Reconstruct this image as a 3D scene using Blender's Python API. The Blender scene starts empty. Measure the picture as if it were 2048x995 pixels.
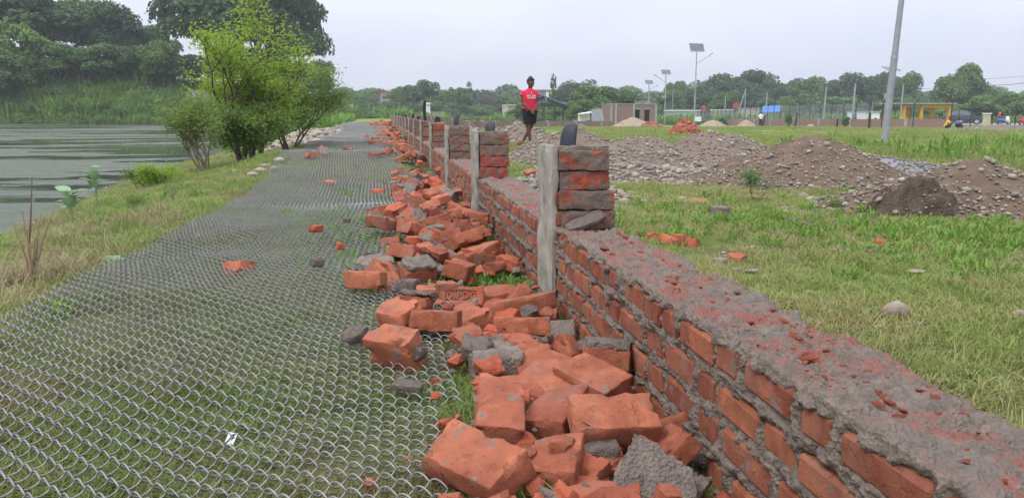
import bpy, bmesh, math, random
import numpy as np
from mathutils import Vector, Matrix, Euler
R = math.radians
rng = np.random.default_rng(7)
random.seed(7)
sc = bpy.context.scene
COL = sc.collection

# ------------------------------------------------------------------ camera, sky, sun, exposure
F_PX, CX, CY, CAM_H = 1590.0, 1024.0, 497.5, 0.75
TH = math.atan((497.5 - 225) / F_PX)
PS = math.atan(269 * math.cos(TH) / F_PX)
cam_d = bpy.data.cameras.new('camera'); cam = bpy.data.objects.new('camera', cam_d); COL.objects.link(cam)
cam_d.sensor_width = 36.0; cam_d.lens = F_PX / 2048 * 36.0
cam_d.clip_start = 0.05; cam_d.clip_end = 3000
cam.location = (0, 0, CAM_H)
cam.rotation_euler = (math.pi / 2 - TH, 0, -PS)
sc.camera = cam

SUN_EL, SUN_AZ = R(52), R(236)          # azimuth measured clockwise from +Y
world = bpy.data.worlds.new('World'); sc.world = world; world.use_nodes = True
wn, wl = world.node_tree.nodes, world.node_tree.links
wn.clear()
wo = wn.new('ShaderNodeOutputWorld')
sky = wn.new('ShaderNodeTexSky'); sky.sky_type = 'NISHITA'; sky.sun_disc = False
sky.sun_elevation = SUN_EL; sky.sun_rotation = SUN_AZ; sky.dust_density = 4.0; sky.air_density = 1.0
bg1 = wn.new('ShaderNodeBackground'); bg1.inputs['Strength'].default_value = 0.10
wl.new(sky.outputs[0], bg1.inputs['Color'])
tc = wn.new('ShaderNodeTexCoord')
sep = wn.new('ShaderNodeSeparateXYZ'); wl.new(tc.outputs['Generated'], sep.inputs[0])
mr = wn.new('ShaderNodeMapRange'); mr.inputs['From Min'].default_value = 0.0; mr.inputs['From Max'].default_value = 1.0
mr.inputs['To Min'].default_value = 1.0; mr.inputs['To Max'].default_value = 3.0      # an overcast sky is brighter overhead
wl.new(sep.outputs['Z'], mr.inputs['Value'])
mp = wn.new('ShaderNodeMapping'); mp.inputs['Scale'].default_value = (1.0, 1.0, 3.0); wl.new(tc.outputs['Generated'], mp.inputs['Vector'])
nz = wn.new('ShaderNodeTexNoise'); nz.inputs['Scale'].default_value = 1.6; nz.inputs['Detail'].default_value = 4; nz.inputs['Roughness'].default_value = 0.5
wl.new(mp.outputs[0], nz.inputs['Vector'])
cr = wn.new('ShaderNodeValToRGB')
cr.color_ramp.elements[0].position = 0.36; cr.color_ramp.elements[0].color = (0.515, 0.565, 0.705, 1)
cr.color_ramp.elements[1].position = 0.64; cr.color_ramp.elements[1].color = (0.665, 0.685, 0.775, 1)
wl.new(nz.outputs['Fac'], cr.inputs[0])
bg2 = wn.new('ShaderNodeBackground'); wl.new(cr.outputs[0], bg2.inputs['Color']); wl.new(mr.outputs[0], bg2.inputs['Strength'])
mixw = wn.new('ShaderNodeMixShader'); mixw.inputs[0].default_value = 0.86
wl.new(bg1.outputs[0], mixw.inputs[1]); wl.new(bg2.outputs[0], mixw.inputs[2]); wl.new(mixw.outputs[0], wo.inputs[0])

sun_d = bpy.data.lights.new('sun', 'SUN'); sun = bpy.data.objects.new('sun', sun_d); COL.objects.link(sun)
sun_d.energy = 1.5; sun_d.angle = R(20); sun_d.color = (1.0, 0.96, 0.9)
sdir = Vector((math.sin(SUN_AZ) * math.cos(SUN_EL), math.cos(SUN_AZ) * math.cos(SUN_EL), math.sin(SUN_EL)))
sun.rotation_euler = sdir.to_track_quat('Z', 'Y').to_euler()
sun.location = (0, 0, 60)

sc.view_settings.view_transform = 'Standard'; sc.view_settings.look = 'None'
sc.view_settings.gamma = 1.0; sc.view_settings.use_curve_mapping = False
sc.view_settings.exposure = 0.30
sc.render.engine = 'CYCLES'
sc.cycles.use_denoising = True
sc.cycles.max_bounces = 6; sc.cycles.diffuse_bounces = 2; sc.cycles.glossy_bounces = 2
sc.cycles.transparent_max_bounces = 12; sc.cycles.volume_bounces = 0
sc.cycles.use_adaptive_sampling = True; sc.cycles.adaptive_threshold = 0.02
sc.cycles.volume_step_rate = 4.0

# ------------------------------------------------------------------ helpers
_f = np.array([math.sin(PS) * math.cos(TH), math.cos(PS) * math.cos(TH), -math.sin(TH)])
_r = np.array([math.cos(PS), -math.sin(PS), 0.0]); _u = np.cross(_r, _f)
_C = np.array([0, 0, CAM_H])
def ray(x, y): return _f * F_PX + _r * (x - CX) + _u * (CY - y)
def gz(x, y, z=0.0): d = ray(x, y); return _C + (z - CAM_H) / d[2] * d
def gy(x, y, Y): d = ray(x, y); return _C + Y / d[1] * d
def G(x, y, dz=0.0):                          # where a sight line meets the ground
    p = gz(x, y, 0.0) if y > 232 else gy(x, y, 80)
    for _ in range(12):
        z = float(gnd(np.array([p[0]]), np.array([p[1]]))[0]) + dz
        p = 0.5 * p + 0.5 * gz(x, y, z)
    return np.array([p[0], p[1], float(gnd(np.array([p[0]]), np.array([p[1]]))[0])])
def gat(x, y): return float(gnd(np.array([float(x)]), np.array([float(y)]))[0])

def smooth(v, a, b):
    t = np.clip((v - a) / (b - a), 0, 1); return t * t * (3 - 2 * t)
def _hash(ix, iy, iz):
    h = (ix.astype(np.int64) * 374761393 + iy.astype(np.int64) * 668265263 + iz.astype(np.int64) * 2147483647 + 1013904223) & 0xffffffff
    h = ((h ^ (h >> 13)) * 1274126177) & 0xffffffff
    h = ((h ^ (h >> 15)) * 2246822519) & 0xffffffff
    return ((h ^ (h >> 16)) & 0xffffff) / float(0xffffff)
def vn(x, y, z):
    x, y, z = np.broadcast_arrays(np.asarray(x, float), np.asarray(y, float), np.asarray(z, float))
    ix, iy, iz = np.floor(x).astype(np.int64), np.floor(y).astype(np.int64), np.floor(z).astype(np.int64)
    fx, fy, fz = x - ix, y - iy, z - iz
    fx, fy, fz = fx * fx * (3 - 2 * fx), fy * fy * (3 - 2 * fy), fz * fz * (3 - 2 * fz)
    def L(a, b, t): return a + (b - a) * t
    c = lambda a, b, d: _hash(ix + a, iy + b, iz + d)
    return L(L(L(c(0,0,0), c(1,0,0), fx), L(c(0,1,0), c(1,1,0), fx), fy), L(L(c(0,0,1), c(1,0,1), fx), L(c(0,1,1), c(1,1,1), fx), fy), fz)
def fbm(x, y, z=0.0, o=4):
    s, a, t = 0, 0.5, 0
    for k in range(o):
        f = 2.03 ** k
        s = s + a * vn(np.asarray(x) * f + 17 * k, np.asarray(y) * f, np.asarray(z) * f + 5 * k); t += a; a *= 0.5
    return s / t                                # 0..1

def mesh_np(name, V, quads=None, tris=None, mat=None, smooth_=False):
    me = bpy.data.meshes.new(name)
    V = np.asarray(V, np.float32)
    q = np.asarray(quads, np.int32).reshape(-1, 4) if quads is not None and len(quads) else np.zeros((0, 4), np.int32)
    t = np.asarray(tris, np.int32).reshape(-1, 3) if tris is not None and len(tris) else np.zeros((0, 3), np.int32)
    me.vertices.add(len(V)); me.vertices.foreach_set('co', V.ravel())
    nl = q.size + t.size
    me.loops.add(nl); me.loops.foreach_set('vertex_index', np.concatenate([q.ravel(), t.ravel()]))
    me.polygons.add(len(q) + len(t))
    st = np.concatenate([np.arange(len(q)) * 4, q.size + np.arange(len(t)) * 3]).astype(np.int32)
    me.polygons.foreach_set('loop_start', st)
    me.polygons.foreach_set('use_smooth', np.full(len(q) + len(t), smooth_))
    me.update(calc_edges=True)
    if mat is not None: me.materials.append(mat)
    return me
def add_attr(me, name, vals):
    a = me.attributes.new(name, 'FLOAT', 'POINT'); a.data.foreach_set('value', np.asarray(vals, np.float32))
def ob(name, me, parent=None, loc=(0, 0, 0), rot=(0, 0, 0), scale=(1, 1, 1)):
    o = bpy.data.objects.new(name, me); COL.objects.link(o)
    o.location = loc; o.rotation_euler = rot; o.scale = scale
    if parent is not None: o.parent = parent
    return o
def tag(o, label=None, cat=None, group=None, kind=None):
    if label: o['label'] = label
    if cat: o['category'] = cat
    if group: o['group'] = group
    if kind: o['kind'] = kind
    return o
def thing(name, label, cat, loc=(0, 0, 0), rot=(0, 0, 0), group=None):
    return tag(ob(name, None, None, loc, rot), label, cat, group)

class MB:
    """collects shapes into one mesh"""
    def __init__(s): s.V = []; s.Q = []; s.T = []; s.n = 0
    def add(s, V, quads=None, tris=None):
        V = np.asarray(V, float)
        if quads is not None and len(quads): s.Q.append(np.asarray(quads) + s.n)
        if tris is not None and len(tris): s.T.append(np.asarray(tris) + s.n)
        s.V.append(V); s.n += len(V); return s
    def box(s, c, d, rot=None):
        h = np.array(d) / 2
        v = np.array([[x, y, z] for x in (-1, 1) for y in (-1, 1) for z in (-1, 1)], float) * h
        if rot is not None: v = v @ np.array(Euler(rot).to_matrix()).T
        return s.add(v + np.array(c), [[0,1,3,2],[4,6,7,5],[0,4,5,1],[2,3,7,6],[0,2,6,4],[1,5,7,3]])
    def tube(s, pts, rad, n=8, cap=True):
        V, Q, T = tube(pts, rad, n, cap); return s.add(V, Q, T)
    def ell(s, c, r, nu=10, nv=7):
        V = [[0, 0, 1]]; 
        for j in range(1, nv):
            a = math.pi * j / nv
            for i in range(nu): b = 2 * math.pi * i / nu; V.append([math.sin(a) * math.cos(b), math.sin(a) * math.sin(b), math.cos(a)])
        V.append([0, 0, -1]); V = np.array(V) * np.array(r) + np.array(c)
        T, Q = [], []
        for i in range(nu):
            k = (i + 1) % nu
            T.append([0, 1 + i, 1 + k]); T.append([len(V) - 1, 1 + (nv - 2) * nu + k, 1 + (nv - 2) * nu + i])
            for j in range(nv - 2): Q.append([1 + j * nu + i, 1 + (j + 1) * nu + i, 1 + (j + 1) * nu + k, 1 + j * nu + k])
        return s.add(V, Q, T)
    def prism(s, poly, axis, a, b):                 # polygon (2-D) pushed along an axis
        n = len(poly); V = []
        for t in (a, b):
            for p in poly:
                q = [0, 0, 0]; k = [i for i in range(3) if i != axis]; q[k[0]], q[k[1]] = p; q[axis] = t; V.append(q)
        Q = [[i, (i + 1) % n, n + (i + 1) % n, n + i] for i in range(n)]
        T = [[0, i + 1, i] for i in range(1, n - 1)] + [[n, n + i, n + i + 1] for i in range(1, n - 1)]
        return s.add(V, Q, T)
    def build(s, name, mat, parent=None, sm=False, loc=(0, 0, 0), rot=(0, 0, 0)):
        return ob(name, s.mesh(name, mat, sm), parent, loc, rot)
    def mesh(s, name, mat, sm=False):
        return mesh_np(name, np.concatenate(s.V), np.concatenate(s.Q) if s.Q else None, np.concatenate(s.T) if s.T else None, mat, sm)

def tube(pts, rad, n=8, cap=True, ref=(0, 0, 1)):
    P = np.asarray(pts, float); m = len(P)
    rad = np.broadcast_to(np.asarray(rad, float), (m,))
    t = np.gradient(P, axis=0); t /= np.linalg.norm(t, axis=1)[:, None] + 1e-12
    ref = np.asarray(ref, float)
    if abs(t @ ref).max() > 0.95 and m < 64: ref = np.array([0.93, 0.31, 0.19]) if abs(t @ np.array([0.93, 0.31, 0.19])).max() < .95 else np.array([.2, .95, .25])
    a = np.cross(t, ref); a /= np.linalg.norm(a, axis=1)[:, None] + 1e-9
    b = np.cross(t, a)
    ang = np.arange(n) * 2 * math.pi / n
    V = P[:, None] + rad[:, None, None] * (a[:, None] * np.cos(ang)[None, :, None] + b[:, None] * np.sin(ang)[None, :, None])
    i = np.arange(m - 1)[:, None] * n; j = np.arange(n)[None]; k = (j + 1) % n
    Q = np.stack(np.broadcast_arrays(i + j, i + k, i + n + k, i + n + j), -1).reshape(-1, 4)
    T = []
    V = V.reshape(-1, 3)
    if cap:                                      # end caps on their own vertices, so that smooth shading stays round
        e = m * n; V = np.concatenate([V, V[:n], V[-n:]])
        T = [[e, e + q + 1, e + q] for q in range(1, n - 1)] + [[e + n, e + n + q, e + n + q + 1] for q in range(1, n - 1)]
    return V, Q, T

def text_mesh(curve):
    tmp = bpy.data.objects.new('text_source', curve); COL.objects.link(tmp); bpy.context.view_layer.update()
    me = bpy.data.meshes.new_from_object(tmp.evaluated_get(bpy.context.evaluated_depsgraph_get())); bpy.data.objects.remove(tmp); return me

# ------------------------------------------------------------------ materials
def new_mat(name):
    m = bpy.data.materials.new(name); m.use_nodes = True; n = m.node_tree.nodes; n.clear()
    o = n.new('ShaderNodeOutputMaterial'); b = n.new('ShaderNodeBsdfPrincipled'); m.node_tree.links.new(b.outputs[0], o.inputs[0])
    return m, n, m.node_tree.links, b, o
class NB:
    def __init__(s, n, l): s.n, s.l = n, l
    def _in(s, sock, v):
        if v is None: return
        if hasattr(v, 'is_output'): s.l.new(v, sock)
        else: sock.default_value = v
    def noise(s, vec, scale, detail=4, rough=0.55):
        t = s.n.new('ShaderNodeTexNoise'); s.l.new(vec, t.inputs['Vector']); t.inputs['Scale'].default_value = scale
        t.inputs['Detail'].default_value = detail; t.inputs['Roughness'].default_value = rough; return t.outputs['Fac']
    def voro(s, vec, scale, feat='F1', out='Distance'):
        t = s.n.new('ShaderNodeTexVoronoi'); t.feature = feat; s.l.new(vec, t.inputs['Vector']); t.inputs['Scale'].default_value = scale; return t.outputs[out]
    def ramp(s, v, a, b, lo=0.0, hi=1.0):
        t = s.n.new('ShaderNodeMapRange'); s._in(t.inputs['Value'], v); t.inputs['From Min'].default_value = a; t.inputs['From Max'].default_value = b
        t.inputs['To Min'].default_value = lo; t.inputs['To Max'].default_value = hi; return t.outputs[0]
    def mix(s, f, a, b, mode='MIX'):
        t = s.n.new('ShaderNodeMix'); t.data_type = 'RGBA'; t.blend_type = mode
        s._in(t.inputs['Factor'], f)
        for k, v in ((6, a), (7, b)):
            if hasattr(v, 'is_output'): s.l.new(v, t.inputs[k])
            else: t.inputs[k].default_value = (*v, 1) if len(v) == 3 else v
        return t.outputs[2]
    def math(s, op, a, b=0.0):
        t = s.n.new('ShaderNodeMath'); t.operation = op; s._in(t.inputs[0], a); s._in(t.inputs[1], b); return t.outputs[0]
    def bump(s, h, strength, dist, nrm=None):
        t = s.n.new('ShaderNodeBump'); s.l.new(h, t.inputs['Height']); t.inputs['Strength'].default_value = strength; t.inputs['Distance'].default_value = dist
        if nrm is not None: s.l.new(nrm, t.inputs['Normal'])
        return t.outputs[0]
    def pos(s): return s.n.new('ShaderNodeNewGeometry').outputs['Position']
    def obj(s): return s.n.new('ShaderNodeTexCoord').outputs['Object']
    def rnd(s): return s.n.new('ShaderNodeObjectInfo').outputs['Random']
    def attr(s, name):
        t = s.n.new('ShaderNodeAttribute'); t.attribute_name = name; return t.outputs['Fac']
    def vadd(s, v, f, k=37.0):                      # shift a vector by a per-object random amount
        m = s.math('MULTIPLY', f, k); t = s.n.new('ShaderNodeVectorMath'); t.operation = 'ADD'; s.l.new(v, t.inputs[0])
        c = s.n.new('ShaderNodeCombineXYZ')
        for i in range(3): s.l.new(m, c.inputs[i])
        s.l.new(c.outputs[0], t.inputs[1]); return t.outputs[0]
    def vscale(s, v, sc3):
        t = s.n.new('ShaderNodeVectorMath'); t.operation = 'MULTIPLY'; s.l.new(v, t.inputs[0]); t.inputs[1].default_value = sc3; return t.outputs[0]

def plain(name, col, rough=0.6, metal=0.0, var=0.25, scale=8.0, bump=0.15, bdist=0.01, spec=0.3, world_=False):
    m, n, l, b, o = new_mat(name); k = NB(n, l)
    v = k.pos() if world_ else k.vadd(k.obj(), k.rnd())
    f = k.noise(v, scale, 5, 0.6)
    c0 = tuple(x * (1 - var) for x in col); c1 = tuple(min(1, x * (1 + var)) for x in col)
    l.new(k.mix(k.ramp(f, 0.3, 0.7), c0, c1), b.inputs['Base Color'])
    b.inputs['Roughness'].default_value = rough; b.inputs['Metallic'].default_value = metal; b.inputs['Specular IOR Level'].default_value = spec
    if bump: l.new(k.bump(k.noise(v, scale * 4, 4), bump, bdist), b.inputs['Normal'])
    return m

def brick_mat(name, c1, c2, smear, smear_col, worldpos=False, dark=0.5):
    m, n, l, b, o = new_mat(name); k = NB(n, l)
    r = k.rnd(); v = k.vadd(k.pos() if worldpos else k.obj(), r)
    base = k.mix(r, c1, c2)
    p = k.noise(v, 9, 5, 0.6); base = k.mix(k.ramp(p, 0.40, 0.70, 0, .7), base, tuple(x * dark for x in c1))
    # orange, paler rubbed patches
    base = k.mix(k.ramp(k.noise(v, 14, 4), 0.55, 0.75, 0, .6), base, tuple(min(1, x * 1.45) for x in c2))
    base = k.mix(k.ramp(k.noise(v, 5, 5, .65), .52, .68, 0, .38), base, (0.40, 0.24, 0.17))      # pale dust
    base = k.mix(k.ramp(k.noise(v, 120, 3), 0.62, 0.72, 0, .55), base, tuple(x * 0.35 for x in c1))       # pits
    if smear > 0:
        msk = k.noise(v, 15, 8, 0.72)
        base = k.mix(k.ramp(msk, 0.60 - 0.4 * smear, 0.66 - 0.4 * smear), base, k.mix(k.noise(v, 90, 3), tuple(x * .6 for x in smear_col), tuple(x * 1.3 for x in smear_col)))
    l.new(base, b.inputs['Base Color']); b.inputs['Roughness'].default_value = 0.9; b.inputs['Specular IOR Level'].default_value = 0.15
    h = k.math('ADD', k.noise(v, 70, 8, 0.75), k.math('MULTIPLY', k.noise(v, 300, 3), 0.5))
    h = k.math('SUBTRACT', h, k.math('MULTIPLY', k.ramp(k.noise(v, 38, 5, .6), .60, .70), .6))
    l.new(k.bump(h, 1.0, 0.007), b.inputs['Normal'])
    return m
MORT = (0.245, 0.197, 0.158)
M_BRICK = brick_mat('brick', (0.345, 0.102, 0.058), (0.48, 0.165, 0.088), 0.05, MORT)
M_BRICKF = brick_mat('brick_fresh_break', (0.42, 0.100, 0.052), (0.50, 0.150, 0.08), 0.0, MORT, dark=0.7)
M_BRICKB = brick_mat('brick_brownish', (0.24, 0.085, 0.055), (0.29, 0.105, 0.065), 0.12, MORT)
M_WALLBRICK = brick_mat('brick_in_wall', (0.28, 0.088, 0.052), (0.43, 0.155, 0.082), 0.06, MORT)
M_SMEAR = brick_mat('brick_under_mortar', (0.28, 0.07, 0.045), (0.34, 0.10, 0.06), 0.42, (0.19, 0.148, 0.12))
M_SMEAR2 = brick_mat('brick_part_mortared', (0.36, 0.07, 0.045), (0.42, 0.095, 0.055), 0.26, (0.16, 0.13, 0.115))
def mortar_mat(name, red=0.0, col=MORT, fine=1.0):
    m, n, l, b, o = new_mat(name); k = NB(n, l); v = k.pos() if red else k.vadd(k.obj(), k.rnd())
    f = k.noise(v, 30, 6, 0.7); c = k.mix(k.ramp(f, 0.3, 0.7), tuple(x * .62 for x in col), tuple(x * 1.35 for x in col))
    c = k.mix(k.ramp(k.noise(v, 5, 3), 0.5, 0.75, 0, .5), c, (0.24, 0.22, 0.20))
    c = k.mix(k.ramp(k.voro(v, 160), 0.0, 0.28, 0.35, 0.0), c, (0.34, 0.31, 0.28))
    if red:
        g = n.new('ShaderNodeNewGeometry'); s = n.new('ShaderNodeSeparateXYZ'); l.new(g.outputs['Normal'], s.inputs[0])
        up = k.ramp(s.outputs['Z'], 0.75, 0.95)
        msk = k.math('MULTIPLY', k.ramp(k.noise(v, 7.5, 7, 0.75), 0.48, 0.60), up)
        c = k.mix(k.math('MULTIPLY', msk, red), c, (0.36, 0.10, 0.075))
    l.new(c, b.inputs['Base Color']); b.inputs['Roughness'].default_value = 0.95; b.inputs['Specular IOR Level'].default_value = 0.1
    h = k.math('ADD', k.noise(v, 60, 6, 0.75), k.math('MULTIPLY', k.voro(v, 140), 0.6))
    l.new(k.bump(h, 1.0, 0.013 * fine), b.inputs['Normal'])
    return m
M_MORTAR = mortar_mat('mortar'); M_WALLMORTAR = mortar_mat('wall_mortar', red=0.80)
M_MORTRED = mortar_mat('mortar_red_stained', red=0.9)
M_PLASTER = plain('cement_plaster', (0.29, 0.265, 0.22), 0.9, 0, 0.4, 12, 0.6, 0.006)
M_WIRE = plain('galvanised_wire', (0.255, 0.25, 0.245), 0.5, 0.35, 0.3, 25, 0.1, 0.001)
M_RUBBER = plain('black_rubber', (0.032, 0.034, 0.042), 0.55, 0, 0.3, 30, 0.2, 0.002)
M_DARKMETAL = plain('dark_painted_steel', (0.03, 0.035, 0.035), 0.5, 0.2)
M_GALV = plain('galvanised_steel', (0.36, 0.38, 0.41), 0.5, 0.4, 0.15, 3)
M_CONCPOLE = plain('grey_painted_pole', (0.30, 0.31, 0.33), 0.6, 0.2, 0.15, 3)
M_SOIL = plain('soil', (0.13, 0.095, 0.07), 0.95, 0, 0.4, 9, 0.8, 0.03, 0.1, True)
M_STONE = [plain('river_stone_pale', (0.34, 0.295, 0.235), 0.75, 0, 0.25, 6, 0.1, 0.004), plain('river_stone_grey', (0.21, 0.185, 0.155), 0.75, 0, 0.3, 6, 0.1, 0.004),
           plain('river_stone_tan', (0.25, 0.20, 0.145), 0.75, 0, 0.3, 6, 0.1, 0.004), plain('river_stone_dark', (0.17, 0.16, 0.15), 0.75, 0, 0.3, 6, 0.1, 0.004)]
M_WOOD = plain('dead_wood', (0.16, 0.115, 0.075), 0.9, 0, 0.4, 30, 0.4, 0.003)
M_STRAW = plain('dry_straw', (0.34, 0.26, 0.15), 0.85, 0, 0.3, 20, 0.0)
M_BARK = plain('bark', (0.10, 0.075, 0.055), 0.9, 0, 0.35, 10, 0.5, 0.02)

def leaf_mat(name, c_dark, c_light, dry=None, trans=0.25, hue_pos=0.6, tip=None):
    m, n, l, b, o = new_mat(name); k = NB(n, l)
    t = k.attr('tint'); r = k.rnd()
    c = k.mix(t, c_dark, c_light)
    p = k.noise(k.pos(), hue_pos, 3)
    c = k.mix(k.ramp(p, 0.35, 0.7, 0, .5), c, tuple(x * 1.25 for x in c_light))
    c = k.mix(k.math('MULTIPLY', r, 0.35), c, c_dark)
    if dry is not None:
        d = k.math('ADD', k.noise(k.pos(), 1.1, 5, 0.65), k.math('MULTIPLY', r, 0.22))
        d = k.math('ADD', d, k.math('MULTIPLY', t, 0.14))
        c = k.mix(k.ramp(d, 0.60, 0.80, 0, 0.85), c, dry)
    l.new(c, b.inputs['Base Color']); b.inputs['Roughness'].default_value = 0.65; b.inputs['Specular IOR Level'].default_value = 0.25
    tr = n.new('ShaderNodeBsdfTranslucent'); l.new(c, tr.inputs[0]); mx = n.new('ShaderNodeMixShader'); mx.inputs[0].default_value = trans
    l.new(b.outputs[0], mx.inputs[1]); l.new(tr.outputs[0], mx.inputs[2]); l.new(mx.outputs[0], o.inputs[0])
    return m
M_LEAF_D = leaf_mat('leaf_dark', (0.046, 0.088, 0.038), (0.110, 0.185, 0.068), hue_pos=0.15)
M_LEAF_M = leaf_mat('leaf_mid', (0.066, 0.130, 0.042), (0.165, 0.265, 0.078), hue_pos=0.2)
M_LEAF_L = leaf_mat('leaf_light', (0.085, 0.165, 0.040), (0.175, 0.275, 0.065), hue_pos=0.3)
M_LEAF_G = leaf_mat('leaf_greyish', (0.075, 0.085, 0.06), (0.12, 0.13, 0.09), hue_pos=0.2)
M_LEAF_Y = leaf_mat('leaf_bright_yellow_green', (0.20, 0.33, 0.04), (0.38, 0.50, 0.07), trans=0.5, hue_pos=1.5)
M_LEAF_S = leaf_mat('leaf_shrub_mid', (0.13, 0.21, 0.05), (0.24, 0.33, 0.08), trans=0.45, hue_pos=1.5)
M_LEAF_B = leaf_mat('leaf_broad_pale', (0.22, 0.36, 0.18), (0.36, 0.50, 0.30), trans=0.3, hue_pos=2)
M_GRASS = leaf_mat('grass', (0.155, 0.215, 0.042), (0.295, 0.345, 0.090), dry=(0.40, 0.34, 0.16), trans=0.3, hue_pos=0.8)
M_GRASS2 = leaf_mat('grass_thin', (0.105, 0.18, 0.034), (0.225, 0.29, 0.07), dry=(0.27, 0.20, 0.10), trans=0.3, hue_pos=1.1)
M_GRASS_FAR = leaf_mat('grass_lush', (0.145, 0.225, 0.040), (0.25, 0.33, 0.075), dry=(0.30, 0.28, 0.11), trans=0.3, hue_pos=0.25)
M_GRASS_BANK = leaf_mat('grass_bank', (0.14, 0.22, 0.036), (0.265, 0.345, 0.082), dry=(0.36, 0.33, 0.15), trans=0.3, hue_pos=0.8)
M_WEED = leaf_mat('weed_leaf', (0.11, 0.215, 0.032), (0.22, 0.345, 0.065), trans=0.3, hue_pos=1.2)
# ------------------------------------------------------------------ ground
WATER_Z = -0.45
def waterline(y): return np.interp(y, [-50, 6, 8.2, 14.2, 20, 90], [-3.3, -3.4, -3.6, -4.3, -4.6, -5.4])
def gnd(x, y):
    x = np.asarray(x, float); y = np.asarray(y, float)
    z = -smooth(x, 1.5, 7) * 0.0105 * np.clip(y - 10, 0, 190)
    near = 1 - smooth(y, 25, 60)
    z = z + near * ((fbm(x * 0.9, y * 0.9, 3.1, 3) - 0.5) * 0.07 + (fbm(x * 4, y * 4, 1.7, 2) - 0.5) * 0.018)
    w = smooth(x, -2.1, -1.2) * (1 - smooth(x, .25, .9))
    z = z + w * (0.21 * np.exp(-((y - 10.8) / 1.5) ** 2) - 0.06 * np.exp(-((y - 14) / 1.2) ** 2) + 0.10 * np.exp(-((y - 17) / 1.5) ** 2) + 0.05 * np.exp(-((y - 5.2) / .8) ** 2) + 0.30 * np.exp(-((y - 34) / 7) ** 2) + 0.10 * np.exp(-((y - 21) / 2.5) ** 2))
    z = z - 0.075 * np.exp(-((x - 0.58) / 0.17) ** 2) * (1 - smooth(y, 35, 45)) * (1 - .7 * np.exp(-((y - 3.5) / .35) ** 2))
    xw = waterline(y); t = (-1.45 - x) / (-1.45 - xw)
    lip = np.where(t > 0, np.where(t < 1, 0.45 * np.abs(t) ** 1.5, np.minimum(0.45 + (t - 1) * 1.6, 1.7)), 0)
    z = z - lip
    # a hollow at the foot of the mesh on the bank
    z = z - 0.07 * np.exp(-(((x + 2.0) / 0.45) ** 2 + ((y - 4.6) / 0.8) ** 2))
    yb = 89.5 - 0.167 * (x + 18.6); d = y - yb
    hb = np.interp(x, [-90, -42, -34, -27, -20, -14, -6], [6.0, 5.6, 5.2, 4.2, 2.4, 1.2, 0.5])
    zf = np.where(d > 0, -0.6 + (hb + 0.6) * smooth(d, -1, 15) + (fbm(x * .25, y * .25, 8, 3) - .5) * 1.2 * smooth(d, 0, 5), -0.6 + d * 0.3)
    z = np.where((x < -4.0), np.maximum(z, zf), z)
    return z

def grow(a, b, s0, g):
    out = [a]; s = s0
    while out[-1] < b: out.append(out[-1] + s); s *= g
    return out
xs = sorted(set([round(-v, 4) for v in grow(6.5, 420, .12, 1.09)] + [round(v, 4) for v in np.arange(-6.4, 9, 0.09)] + [round(v, 4) for v in grow(9.0, 460, .1, 1.07)]))
ys = [-60, -40, -25, -15, -9, -5, -3, -2, -1] + list(np.arange(-.5, 13, 0.09)) + grow(13.0, 760, .1, 1.035)
GX, GY = np.meshgrid(xs, ys); gv = np.stack([GX, GY, gnd(GX, GY)], -1).reshape(-1, 3)
nx, ny = len(xs), len(ys)
ii = (np.arange(ny - 1)[:, None] * nx + np.arange(nx - 1)[None]).ravel()
gq = np.stack([ii, ii + 1, ii + nx + 1, ii + nx], -1)

m, n, l, b, o = new_mat('ground_turf'); k = NB(n, l); v = k.pos()
soil = k.mix(k.ramp(k.noise(v, 14, 6, .7), .3, .7), (0.11, 0.082, 0.05), (0.23, 0.175, 0.105))
turf = k.mix(k.ramp(k.noise(v, 35, 5, .7), .3, .7), (0.085, 0.125, 0.028), (0.18, 0.21, 0.06))
turf = k.mix(k.ramp(k.noise(v, 0.9, 4, .6), .45, .7, 0, .8), turf, (0.125, 0.175, 0.035))
cover = k.noise(v, 1.4, 6, .7)
c = k.mix(k.ramp(cover, .34, .58), soil, turf)
sp = n.new('ShaderNodeSeparateXYZ'); l.new(v, sp.inputs[0])
far = k.ramp(sp.outputs['Y'], 14, 34)
lush = k.mix(k.ramp(k.noise(v, 0.22, 5, .65), .35, .68), (0.17, 0.225, 0.05), (0.24, 0.285, 0.075))
lush = k.mix(k.ramp(k.noise(v, 2.5, 4, .7), .55, .75, 0, .5), lush, (0.13, 0.18, 0.04))
c = k.mix(far, c, lush)
l.new(c, b.inputs['Base Color']); b.inputs['Roughness'].default_value = .95; b.inputs['Specular IOR Level'].default_value = .1
l.new(k.bump(k.math('ADD', k.noise(v, 22, 6, .7), k.noise(v, 90, 3)), .8, .03), b.inputs['Normal'])
M_GROUND = m
tag(ob('ground', mesh_np('ground', gv, gq, None, M_GROUND, True)), 'grassy open ground of the field and the riverside bank', None, None, 'structure')

# ------------------------------------------------------------------ river
m, n, l, b, o = new_mat('river_water'); k = NB(n, l); v = k.pos()
alg = k.noise(k.vscale(v, (0.075, 0.20, 1)), 1.0, 7, .68)
mask = k.ramp(alg, .46, .53)
fine = k.ramp(k.noise(k.vscale(v, (1.2, 4.0, 1)), 1.6, 5, .7), .25, .55, .25, 1)
mask = k.math('MULTIPLY', mask, fine)
c = k.mix(mask, (0.048, 0.056, 0.036), (0.105, 0.118, 0.078))
l.new(c, b.inputs['Base Color']); l.new(k.ramp(mask, 0, 1, .5, .12), b.inputs['Specular IOR Level'])
l.new(k.ramp(mask, 0, 1, .05, .6), b.inputs['Roughness']); b.inputs['IOR'].default_value = 1.33
hh = k.math('ADD', k.noise(k.vscale(v, (.7, 1.8, 1)), 1.5, 3), k.math('MULTIPLY', k.noise(k.vscale(v, (3, 8, 1)), 1.0, 2), .3))
l.new(k.bump(hh, .03, .02), b.inputs['Normal'])
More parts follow.
